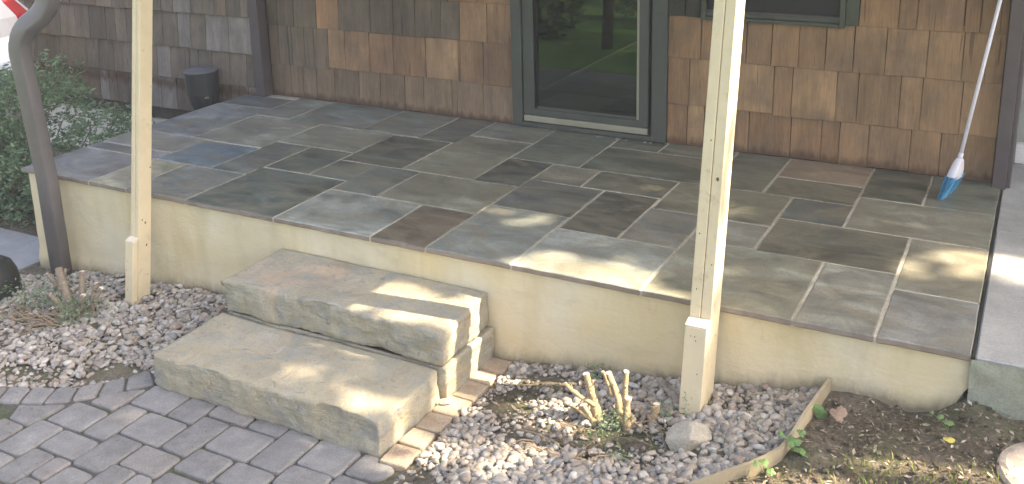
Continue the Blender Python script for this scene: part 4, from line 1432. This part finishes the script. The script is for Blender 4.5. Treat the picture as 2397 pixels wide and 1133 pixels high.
# ------------------------------------------------------------------ cut back shrubs
def branch(points, radii, n=9, knob=0.12):
    V, F = [], []
    for k, p in enumerate(points):
        p = Vector(p)
        t = (Vector(points[min(k + 1, len(points) - 1)]) - Vector(points[max(k - 1, 0)])).normalized()
        a = t.orthogonal().normalized()
        b = t.cross(a)
        for j in range(n):
            an = 2 * math.pi * j / n
            r = radii[k] * random.uniform(1 - knob, 1 + knob)
            V.append(p + (a * math.cos(an) + b * math.sin(an)) * r)
    for k in range(len(points) - 1):
        for j in range(n):
            F.append((k * n + j, k * n + (j + 1) % n, (k + 1) * n + (j + 1) % n, (k + 1) * n + j))
    F.append(tuple(range(n))[::-1])
    return V, F
def stem(parent, p0, p1, r0, r1, mat, bendy=.02, cut=True):
    r0, r1 = r0 * 1.15, r1 * 1.15
    p0, p1 = Vector(p0), Vector(p1)
    pts, rad = [], []
    m = 7
    off = Vector((random.uniform(-1, 1), random.uniform(-1, 1), 0)) * bendy
    for k in range(m + 1):
        t = k / m
        pts.append(p0.lerp(p1, t) + off * math.sin(t * 3.14) + Vector((random.uniform(-1, 1), random.uniform(-1, 1), 0)) * .0015)
        rad.append(r0 + (r1 - r0) * t)
    rad[0] *= 1.35
    rad[1] *= 1.12
    k_ = random.randrange(2, m - 1)
    rad[k_] *= 1.16
    V, F = branch(pts, rad, 10, .17)
    for q in range(random.choice([1, 2, 2, 3])):
        k2 = random.randrange(1, m)
        a_ = random.uniform(0, 6.28)
        ln = random.uniform(.012, .035)
        e_ = Vector((math.cos(a_) * .8, math.sin(a_) * .8, random.uniform(.3, .9))).normalized() * (rad[k2] + ln)
        V2, F2 = branch([pts[k2], pts[k2] + e_ * .6, pts[k2] + e_ + Vector((0, 0, ln * .2))], [rad[k2] * .5, rad[k2] * .36, rad[k2] * .25], 6, .15)
        F2.append(tuple(range(12, 18)))
        F += [tuple(i + len(V) for i in f) for f in F2]
        V += V2
    o = mesh_obj('stem', V, F, mat, parent, smooth=True)
    if cut:
        t = (pts[-1] - pts[-2]).normalized()
        t2 = (t + Vector((random.uniform(-.4, .4), -.3, .3))).normalized()
        a = t2.orthogonal().normalized()
        b = t2.cross(a)
        n = 10
        cv = [pts[-1] + t * .001 + (a * math.cos(6.283 * k / n) + b * math.sin(6.283 * k / n)) * r1 * 1.02 for k in range(n)]
        cv += [v - t * .004 for v in cv]
        cf = [tuple(range(n))] + [(k, n + k, n + (k + 1) % n, (k + 1) % n) for k in range(n)]
        mesh_obj('cut_face', cv, cf, M_CUT, o)
    return o
sr = thing('cut_shrub', 'cut back shrub with pale pruned stubs in the pebbles before the post', 'shrub', (3.85, -.36, -.39))
z0 = -.41
stem(sr, (3.765, -.36, z0), (3.690, -.31, -.238), .017, .011, M_STEM)
stem(sr, (3.735, -.34, -.33), (3.716, -.31, -.258), .009, .006, M_STEM, .005)
stem(sr, (3.846, -.36, z0), (3.772, -.29, -.222), .013, .010, M_STEM)
stem(sr, (3.80, -.32, -.30), (3.752, -.30, -.218), .007, .005, M_STEM, .005)
stem(sr, (3.885, -.37, z0), (3.876, -.35, -.272), .014, .011, M_STEM, .006)
stem(sr, (3.86, -.33, z0), (3.837, -.27, -.213), .010, .009, M_STEM, .006)
stem(sr, (3.948, -.31, z0), (3.965, -.28, -.312), .012, .011, M_STEM, .004)
stem(sr, (3.745, -.35, -.34), (3.615, -.35, -.275), .008, .006, M_STEM, .01)
stem(sr, (3.765, -.37, -.40), (3.655, -.38, -.34), .009, .007, M_STEM, .006)
stem(sr, (3.755, -.375, z0), (3.70, -.37, -.335), .010, .008, M_STEM, .004)
stem(sr, (3.79, -.36, -.40), (3.87, -.31, -.30), .006, .003, M_TWIG, .004, False)
for k in range(30):
    a = random.uniform(0, 6.28)
    L_ = random.uniform(.04, .22)
    cx, cy = 3.82 + random.uniform(-.26, .26), -.46 + random.uniform(-.2, .12)
    p1 = Vector((cx + math.cos(a) * L_, cy + math.sin(a) * L_ * .6, float(gz(cx, cy)) + random.uniform(.005, .04)))
    p0 = Vector((cx, cy, float(gz(cx, cy)) + random.uniform(.01, .03)))
    V, F = branch([p0, p0.lerp(p1, .5) + Vector((0, 0, random.uniform(-.005, .02))), p1], [.003, .0025, .0018], 5)
    mesh_obj('twig', V, F, M_TWIG, sr, smooth=True)
sl = thing('cut_shrub', 'cut back shrub with grey weathered stubs beside the brown downspout', 'shrub', (.93, -.45, -.52))
zl = -.545
for (p0, p1, r0, r1) in (((.90, -.44, zl), (.735, -.38, -.335), .022, .016), ((.86, -.42, -.46), (.66, -.40, -.37), .012, .009), ((.93, -.43, zl), (.885, -.36, -.33), .016, .012),
                         ((.965, -.42, zl), (.985, -.36, -.375), .013, .010), ((.945, -.45, zl), (.955, -.42, -.42), .014, .012), ((.88, -.47, zl), (.745, -.46, -.445), .018, .013),
                         ((.99, -.43, zl), (1.02, -.36, -.395), .010, .009), ((.88, -.5, zl), (.80, -.5, -.49), .014, .012), ((.81, -.40, -.41), (.72, -.33, -.36), .009, .006)):
    stem(sl, p0, p1, r0, r1, M_STEMD, .012)
for k in range(36):
    a = random.uniform(2.0, 4.8)
    L_ = random.uniform(.1, .35)
    cx, cy = .85 + random.uniform(-.2, .15), -.52 + random.uniform(-.1, .06)
    p0 = Vector((cx, cy, float(gz(cx, cy)) + .02))
    p1 = Vector((cx + math.cos(a) * L_, cy + math.sin(a) * L_ * .5, float(gz(cx, cy)) + random.uniform(.015, .05)))
    V, F = branch([p0, p0.lerp(p1, .5) + Vector((0, 0, random.uniform(0, .02))), p1], [.004, .0035, .002], 5)
    mesh_obj('twig', V, F, M_TWIG, sl, smooth=True)

# ------------------------------------------------------------------ leaves as meshes
def leaf_cloud(name, C, S, mat, parent=None, aspect=.42, flat=.6, off=None):
    """many small folded leaves; C centres (n,3), S half lengths"""
    n = len(C)
    d = rng.normal(size=(n, 3))
    d[:, 2] *= flat
    d /= np.linalg.norm(d, axis=1)[:, None]
    r = rng.normal(size=(n, 3))
    w = np.cross(d, r)
    w /= np.linalg.norm(w, axis=1)[:, None]
    nn = np.cross(d, w)
    S = S[:, None]
    base = C - d * S
    tip = C + d * S
    l = C + w * S * aspect + nn * S * .18
    rr = C - w * S * aspect + nn * S * .18
    V = np.stack([base, l, tip, rr], 1).reshape(-1, 3)
    i = np.arange(n)[:, None] * 4
    F = np.concatenate([i + np.array([[0, 2, 1]]), i + np.array([[0, 3, 2]])], 0)
    if parent is not None:
        V = V - np.array(world_of(parent).translation)
    return np_obj(name, V, F, mat, parent)

def blob_points(blobs, n, shell=.55):
    out = []
    wts = np.array([b[3] * b[4] * b[5] * (b[6] if len(b) > 6 else 1) for b in blobs])
    wts = wts / wts.sum()
    for b, w in zip(blobs, wts):
        m = int(n * w)
        d = rng.normal(size=(m, 3))
        d /= np.linalg.norm(d, axis=1)[:, None]
        rad = rng.uniform(shell, 1, m) ** .7
        P = np.array(b[:3]) + d * rad[:, None] * np.array(b[3:6])
        out.append(P)
    return np.concatenate(out)

bush = thing('leafy_bush', 'leafy green bush beside the patio end in front of the shingle wall', 'bush', (-.8, .9, -.66))
# sprigs: small sprays of leaves on each twig end
def sprays(blobs, nspray, per, size, shell=.4):
    C = blob_points(blobs, nspray, shell)
    k = vnoise(C, 4.0, 41)
    C = C[k > -.45]
    D = rng.normal(size=(len(C), 3))
    D[:, 2] = np.abs(D[:, 2]) * .7 + .2
    D /= np.linalg.norm(D, axis=1)[:, None]
    t = rng.uniform(-.5, 1, (len(C), per))
    P = C[:, None, :] + D[:, None, :] * t[..., None] * .07 + rng.normal(size=(len(C), per, 3)) * .014
    return C, P.reshape(-1, 3)
BUSH = [(-1.0, .85, .04, .42, .45, .36, .8), (-1.35, .7, .0, .45, .45, .34), (-.95, .55, -.38, .5, .35, .33), (-1.5, .55, -.4, .5, .35, .34), (-.55, 1.0, -.2, .32, .4, .30, .9), (-.27, 1.0, -.24, .22, .4, .22, 1.0), (-.55, .7, -.42, .35, .3, .26), (-.22, .7, -.4, .18, .4, .25, .6), (-.8, .55, -.15, .3, .25, .22)]
SC, BP = sprays(BUSH, 3000, 9, .02)
keep = (BP[:, 0] < -.015) & (BP[:, 1] > .33) & (BP[:, 2] > -.66) & (BP[:, 1] < 1.83)
BP = BP[keep]
leaf_cloud('foliage', BP, rng.uniform(.012, .026, len(BP)), M_LEAF, bush, .36)['kind'] = 'stuff'
BV, BF = [], []
for k in range(70):
    c = SC[random.randrange(len(SC))]
    if c[0] > -.05 or c[1] < .36 or c[1] > 1.8:
        continue
    root = Vector((-.85 + random.uniform(-.35, .35), .85 + random.uniform(-.2, .2), -.66))
    tip = Vector(c)
    pts = [root, root.lerp(tip, .4) + Vector((0, 0, .06)), root.lerp(tip, .75) + Vector((0, 0, .05)), tip]
    V, F = branch(pts, [.009, .006, .004, .0018], 5)
    b = len(BV)
    BV += V
    BF += [tuple(i + b for i in f) for f in F]
mesh_obj('stems', BV, BF, M_STEMD, bush, smooth=True)

def weed(label, x, y, n, spread, h, size, z=None, cat='weed', mat=None, name='weed'):
    zz = float(gz(x, y)) if z is None else z
    t = thing(name, label, cat, (x, y, zz))
    P = np.stack([x + rng.normal(size=n) * spread, y + rng.normal(size=n) * spread * .8, zz + rng.uniform(.005, h, n)], 1)
    leaf_cloud('leaves', P, rng.uniform(size * .6, size, n), mat or M_LEAF, t, .4)
    return t
weed('small green weed sprouting below the tall pruned stubs', 3.83, -.41, 150, .036, .085, .010)
weed('small green weed between the last short stub and the post', 3.985, -.25, 90, .026, .06, .010)
weed('wispy green weed growing up the front of the cream post', 4.06, -.245, 26, .010, .12, .009)
weed('low green weed in the pebbles at the stucco wall behind the stubs', 3.62, -.06, 70, .03, .07, .011)
weed('low green weed at the foot of the grey weathered stubs', .96, -.47, 420, .075, .11, .012)
weed('low green weed under the black bin and cut stubs', .62, -.42, 600, .13, .12, .013)
weed('small grassy weed in the dirt below the twigs', 3.93, -.58, 50, .025, .05, .010)

def lobed_leaf(name, x, y, z, size, mat, label, kind, lobes, tilt=(0, 0), rot=0, parent=None):
    V = [(0, 0, .006)]
    n = 40
    for k in range(n):
        a = 2 * math.pi * k / n
        if lobes:
            r = .60 + .34 * abs(math.cos(a * lobes / 2 + .25 * math.sin(a * 2 + size * 90))) ** 1.3 * (1 + .35 * math.sin(a + size * 50)) + .06 * math.cos(a * 13) + random.uniform(-.05, .05)
        else:
            r = 1.0 / math.sqrt((math.cos(a)) ** 2 + (math.sin(a) / .72) ** 2)
        V.append((r * size * math.cos(a), r * size * math.sin(a), size * .22 * math.sin(a * 2 + 1) * .5 + random.uniform(-.001, .001)))
    F = [(0, 1 + k, 1 + (k + 1) % n) for k in range(n)]
    R = Euler((tilt[0], tilt[1], rot)).to_matrix()
    V = [R @ Vector(v) + Vector((x, y, z)) for v in V]
    o = mesh_obj(name, V, F, mat, parent)
    if label:
        tag(o, label, kind)
    sm = o.modifiers.new('thickness', 'SOLIDIFY')
    sm.thickness = .0006
    return o
lobed_leaf('fallen_leaf', 4.965, -.235, -.20, .019, M_YLEAF, 'oval yellow leaf lying on the bare soil', 'leaf', 0, (.1, .05), .3)
lobed_leaf('fallen_leaf', 4.60, -.175, -.24, .034, M_PLEAF, 'dry pinkish brown lobed leaf on the soil by the edging', 'leaf', 3, (.5, -.3), .9)
def ivy(label, x, y, z, leaves):
    t = thing('ivy_sprig', label, 'plant', (x, y, z))
    for (dx, dy, dz, s, tx, ty, ro, lo) in leaves:
        lobed_leaf('leaf', x + dx, y + dy, z + dz, s, M_IVY, None, None, lo, (tx, ty), ro, t)
        V, F = branch([(x, y, z - .02), (x + dx * .5, y + dy * .5, z + dz * .6), (x + dx, y + dy, z + dz - .002)], [.0012, .001, .0008], 5)
        mesh_obj('stalk', V, F, M_IVY, t)
    return t
ivy('bright green ivy sprig clinging to the curved edging strip', 4.50, -.43, -.245, [(0, 0, .02, .026, .5, .1, .2, 3), (.03, -.02, .0, .03, .3, .3, 1.4, 5), (-.035, .0, .035, .022, .6, -.3, 2.4, 3), (.02, .03, .04, .018, .6, 0, .9, 3)])
ivy('pale green ivy sprig at the lower end of the curved edging', 4.44, -.575, -.255, [(0, 0, .02, .02, .4, .1, 1.1, 3), (.025, -.01, .0, .018, .3, .3, .2, 5), (-.02, -.02, .02, .016, .5, -.3, 2.0, 3)])
ivy('dark green leaf pair hanging against the edging near the wall', 4.53, -.16, -.26, [(0, -.01, .02, .022, 1.0, .2, .2, 0), (.012, .0, -.005, .024, 1.1, .1, .6, 0)])
ivy('small round green leaves near the yellow leaf on the soil', 4.955, -.13, -.215, [(0, 0, .015, .016, .3, .1, .2, 0), (-.03, .03, .012, .014, .2, -.2, .9, 0), (-.06, .05, .01, .012, .3, .1, 1.2, 0)])

# ------------------------------------------------------------------ single rocks, bin, umbrella
def boulder(name, c, s, seed, mat, label, cat, rot=0, cutsx=3):
    V, F = ico(4)
    P = V.copy()
    m = np.abs(P).max(axis=1)
    P = P * (0.55 + 0.45 / np.maximum(m, .01))[:, None] * .9
    P = P * (1 + .14 * fbm(V, 1.4, seed, 3))[:, None]
    rr = np.random.default_rng(seed)
    for q in range(11):
        nrm = rr.normal(size=3)
        nrm[2] = nrm[2] * .7
        nrm /= np.linalg.norm(nrm)
        dcut = rr.uniform(.52, .74)
        ex = np.clip(P @ nrm - dcut, 0, None)
        P = P - ex[:, None] * nrm[None] * .96
    P *= np.array(s) * 1.25
    R = np.array(Euler((.12, -.2, rot)).to_matrix())
    P = P @ R.T + np.array(c)
    o = np_obj(name, P, F, mat, smooth=False)
    return tag(o, label, cat)
boulder('rock', (4.125, -.43, -.33), (.088, .05, .05), 4, M_ROCK, 'large angular tan rock in the pebbles below the right post', 'rock', .35)
boulder('rock', (3.105, -.42, -.455), (.024, .014, .012), 9, M_ROCK, 'small flat stone lying on the brick border beside the steps', 'rock', .4)
# rough sun-lit stepping stone at the right
V, F = lathe([(.17, -.06), (.185, -.05), (.19, .0), (.183, .012), (.165, .018)], (5.30, -.28, -.215), 40)
P = np.array(V)
P += rng.normal(size=P.shape) * .0015
o = mesh_obj('stepping_stone', P.tolist(), F, M_AGG)
tag(o, 'round tan aggregate stepping stone at the right edge of the soil', 'stepping stone')
# black domed bin at the left
V, F = lathe([(.15, -.06), (.16, .0), (.158, .12), (.15, .17), (.13, .215), (.09, .245), (.04, .258)], (.18, -.42, -.62), 36)
o = mesh_obj('garden_bin', V, F, M_BLACK, smooth=True)
tag(o, 'black plastic garden bin with rounded top left of the grey stubs', 'bin')
# red and white umbrella behind the downspout
um = thing('garden_umbrella', 'red and white striped umbrella canopy showing behind the brown downspout', 'umbrella', (-2.22, 1.08, -.66))
UC = Vector((-2.22, 1.08, .44))
n = 16
for k in range(n):
    V, F = [], []
    for j in range(6):
        t = j / 5
        r = .62 * math.sin(t * 1.45) / math.sin(1.45)
        z = .40 * (math.cos(t * 1.45) - math.cos(1.45)) / (1 - math.cos(1.45))
        for s in range(3):
            a = 2 * math.pi * (k + s / 2) / n
            V.append(UC + Vector((r * math.cos(a), r * math.sin(a), z)))
    for j in range(5):
        for s in range(2):
            F.append((j * 3 + s, j * 3 + s + 1, (j + 1) * 3 + s + 1, (j + 1) * 3 + s))
    g_ = mesh_obj('gore', V, F, M_RED if k % 2 else M_WCANVAS, um)
    sm = g_.modifiers.new('thickness', 'SOLIDIFY')
    sm.thickness = .004
V, F = tube((UC.x, UC.y, -.66), (UC.x, UC.y, UC.z + .6), .018, .018)
mesh_obj('pole', V, F, M_METAL, um, smooth=True)

# ------------------------------------------------------------------ trees
def limb_mesh(chains, mat, parent, name):
    BV, BF = [], []
    for pts, rad in chains:
        V, F = branch(pts, rad, 10, .06)
        b = len(BV)
        BV += V
        BF += [tuple(i + b for i in f) for f in F]
    return mesh_obj(name, BV, BF, mat, parent, smooth=True)

# sun patches carved into the unseen crown: (x, y, z, half-width x, half-width y)
# with the half widths, the share of leaves left in the gap
GAPS = [
 (2.60, -.20, -.16, .66, .085, .12), (2.35, -.06, -.16, .4, .07, .6), (3.085, -.09, -.22, .12, .08, 0), (3.085, -.10, -.40, .12, .08, 0), (3.085, -.10, -.3, .12, .08, 0), (2.42, -.37, -.16, .5, .06, .1), (3.085, -.33, -.3, .12, .06, .25),
 (2.12, -.54, -.33, .26, .11, .15), (2.48, -.60, -.33, .3, .14, .4), (2.80, -.60, -.33, .30, .22, .2), (3.13, -.58, -.47, .12, .30, .1), (3.13, -.15, -.47, .08, .06, 0), (3.45, -.58, -.45, .36, .26, .08), (3.77, -.36, -.35, .15, .12, 0), (3.80, -.33, -.25, .12, .1, 0),
 (3.60, .08, 0, .24, .10, 0), (3.38, .12, 0, .14, .07, .35), (3.55, .22, 0, .25, .08, .6), (2.98, .50, 0, .2, .07, .05), (2.66, .36, 0, .09, .05, .3), (4.92, .85, 0, .12, .09, .1), (5.15, .86, 0, .14, .13, 0), (5.3, .86, 0, .17, .13, 0),
 (4.13, -.03, .15, .03, .12, 0), (4.13, .0, .3, .03, .12, 0), (4.13, .03, .45, .03, .12, .2), (4.13, .1, .8, .03, .12, 0), (4.13, .14, 1.0, .03, .12, 0), (4.13, .17, 1.2, .03, .12, 0), (4.13, -.07, -.05, .03, .12, .2),
 (5.10, -.55, -.22, .6, .20, 0), (4.6, -.64, -.25, .35, .14, .1), (5.35, -.38, -.2, .2, .2, 0), (2.02, -.97, -.485, .15, .07, .25), (2.45, -.95, -.485, .09, .05, .3),
 (3.72, 1.0, 0, .28, .07, .45), (4.85, .68, 0, .2, .1, .5), (4.5, .25, 0, .3, .06, .6), (3.0, .38, 0, .25, .08, .6), (2.6, .7, 0, .25, .05, .5), (3.25, 1.16, 0, .2, .05, .5), (4.2, 1.4, 0, .2, .06, .5), (4.6, 1.2, 0, .3, .06, .45), (4.15, .3, 0, .2, .06, .5),
 (-1.2, -8.7, -.97, .9, .35, 0), (.1, -5.85, -.83, .5, .22, 0),
]
def shade_filter(P):  # drops crown leaves whose shadow would cover a wanted sun patch
    keep = np.ones(len(P), bool)
    d = np.array(TO_SUN)
    u = rng.uniform(size=len(P))
    for (x, y, z, rx, ry, q) in GAPS:
        t = (P[:, 2] - z) / d[2]
        sx, sy = P[:, 0] - d[0] * t - x, P[:, 1] - d[1] * t - y
        keep &= (((sx / (rx + .05)) ** 2 + (sy / (ry + .05)) ** 2) > 1) | (u < q * .6)
    return keep
shade = thing('shade_tree', 'unseen leafy maple beyond the concrete walk, crown shaped to dapple the patio', 'tree', (12.5, .2, -.2))
SB = [(9.0, 1.9, 6.6, 2.6, 2.4, 1.2), (6.9, 1.4, 5.8, 2.0, 2.0, 1.0), (11.2, 2.6, 7.2, 2.6, 2.6, 1.3), (8.2, .2, 6.0, 2.2, 1.8, 1.1), (10.5, .6, 7.0, 2.4, 2.2, 1.3), (7.6, 3.2, 6.2, 2.0, 1.8, 1.1), (5.6, 1.6, 5.2, 1.5, 1.6, .8), (4.2, 1.6, 4.6, 1.3, 1.5, .7), (6.6, -3.4, 6.2, 2.4, 2.4, 1.0), (6.0, -6.8, 6.0, 2.6, 2.3, 1.0)]  # last two crowns added to shade the lawn mirrored in the door
TP = blob_points(SB, 40000, .1)
TP = TP[shade_filter(TP)]
leaf_cloud('crown', TP, rng.uniform(.07, .12, len(TP)), M_TREELEAF, shade, .6)['kind'] = 'stuff'
limb_mesh([([(12.5, .2, -.3), (12.45, .25, 1.5), (12.3, .4, 3.2), (11.8, .7, 5.0)], [.34, .27, .24, .16]),
           ([(12.3, .4, 3.2), (11.2, 1.0, 4.8), (9.6, 1.4, 6.2), (8.2, 1.6, 6.8)], [.2, .15, .09, .04]),
           ([(12.2, .45, 3.6), (12.6, 1.5, 5.6), (11.6, 2.6, 7.2)], [.15, .1, .04])], M_BARK, shade, 'trunk')

def garden_tree(label, x, y, h, r, rad, seed_off):
    z = float(gz(x, y))
    t = thing('garden_tree', label, 'tree', (x, y, z), 'trees across the lawn')
    P = blob_points([(x, y, z + h, r, r, r * .8), (x + r * .5, y + .4, z + h * .8, r * .7, r * .7, r * .6), (x - r * .6, y - .3, z + h * .85, r * .7, r * .7, r * .6)], 3500, .2)
    leaf_cloud('crown', P, rng.uniform(.1, .18, len(P)), M_TREELEAF, t, .6)['kind'] = 'stuff'
    limb_mesh([([(x, y, z - .2), (x + .05, y, z + h * .4), (x - .05, y, z + h * .9)], [rad, rad * .8, rad * .4])], M_BARK, t, 'trunk')
garden_tree('slim dark tree on the lawn, mirrored in the door glass', -.45, -5.9, 5.0, 1.3, .085, 0)
garden_tree('broad tree across the lawn behind the mirrored slim tree', -4.2, -12.6, 4.4, 2.4, .22, 1)
garden_tree('tall tree at the far right end of the lawn', 2.2, -13.5, 5.5, 2.6, .25, 2)
def hedge(label, x, y, rx, ry, h):
    z = float(gz(x, y))
    t = thing('garden_shrub', label, 'shrub', (x, y, z), 'shrubs across the lawn')
    P = blob_points([(x, y, z + h * .5, rx, ry, h * .55), (x + rx * .5, y, z + h * .7, rx * .5, ry * .7, h * .4)], 1800, .3)
    leaf_cloud('foliage', P, rng.uniform(.06, .11, len(P)), M_HEDGE if y < -7 else M_TREELEAF, t, .5)['kind'] = 'stuff'
hedge('round dark shrub beside the slim tree on the lawn', -2.1, -6.9, .8, .6, 1.1)
hedge('low wide shrub at the back of the lawn', -1.6, -10.9, 1.6, .8, 2.2)
hedge('dark shrub at the back of the lawn, right of the low wide one', 1.2, -11.2, 1.5, .9, 2.2)
hedge('dark shrub at the far left of the lawn', -4.6, -10.6, 1.5, .9, 2.2)

# ------------------------------------------------------------------ added scattering volume, stands in for lens glare and lifts the blacks
HAZE = 0.0085
if HAZE:
    hm = bpy.data.materials.new('glare_scatter')
    hm.use_nodes = True
    ht = hm.node_tree
    ht.nodes.remove(ht.nodes['Principled BSDF'])
    pv = ht.nodes.new('ShaderNodeVolumePrincipled')
    pv.inputs['Color'].default_value = (0.95, 0.95, 0.92, 1)
    pv.inputs['Density'].default_value = HAZE
    ht.links.new(pv.outputs[0], ht.nodes['Material Output'].inputs['Volume'])
    bm = bmesh.new()
    add_box(bm, -62, 62, -62, 62, -3.2, 10.5)
    ho = bm_obj('glare_haze', bm, hm)
    ho['kind'] = 'stuff'
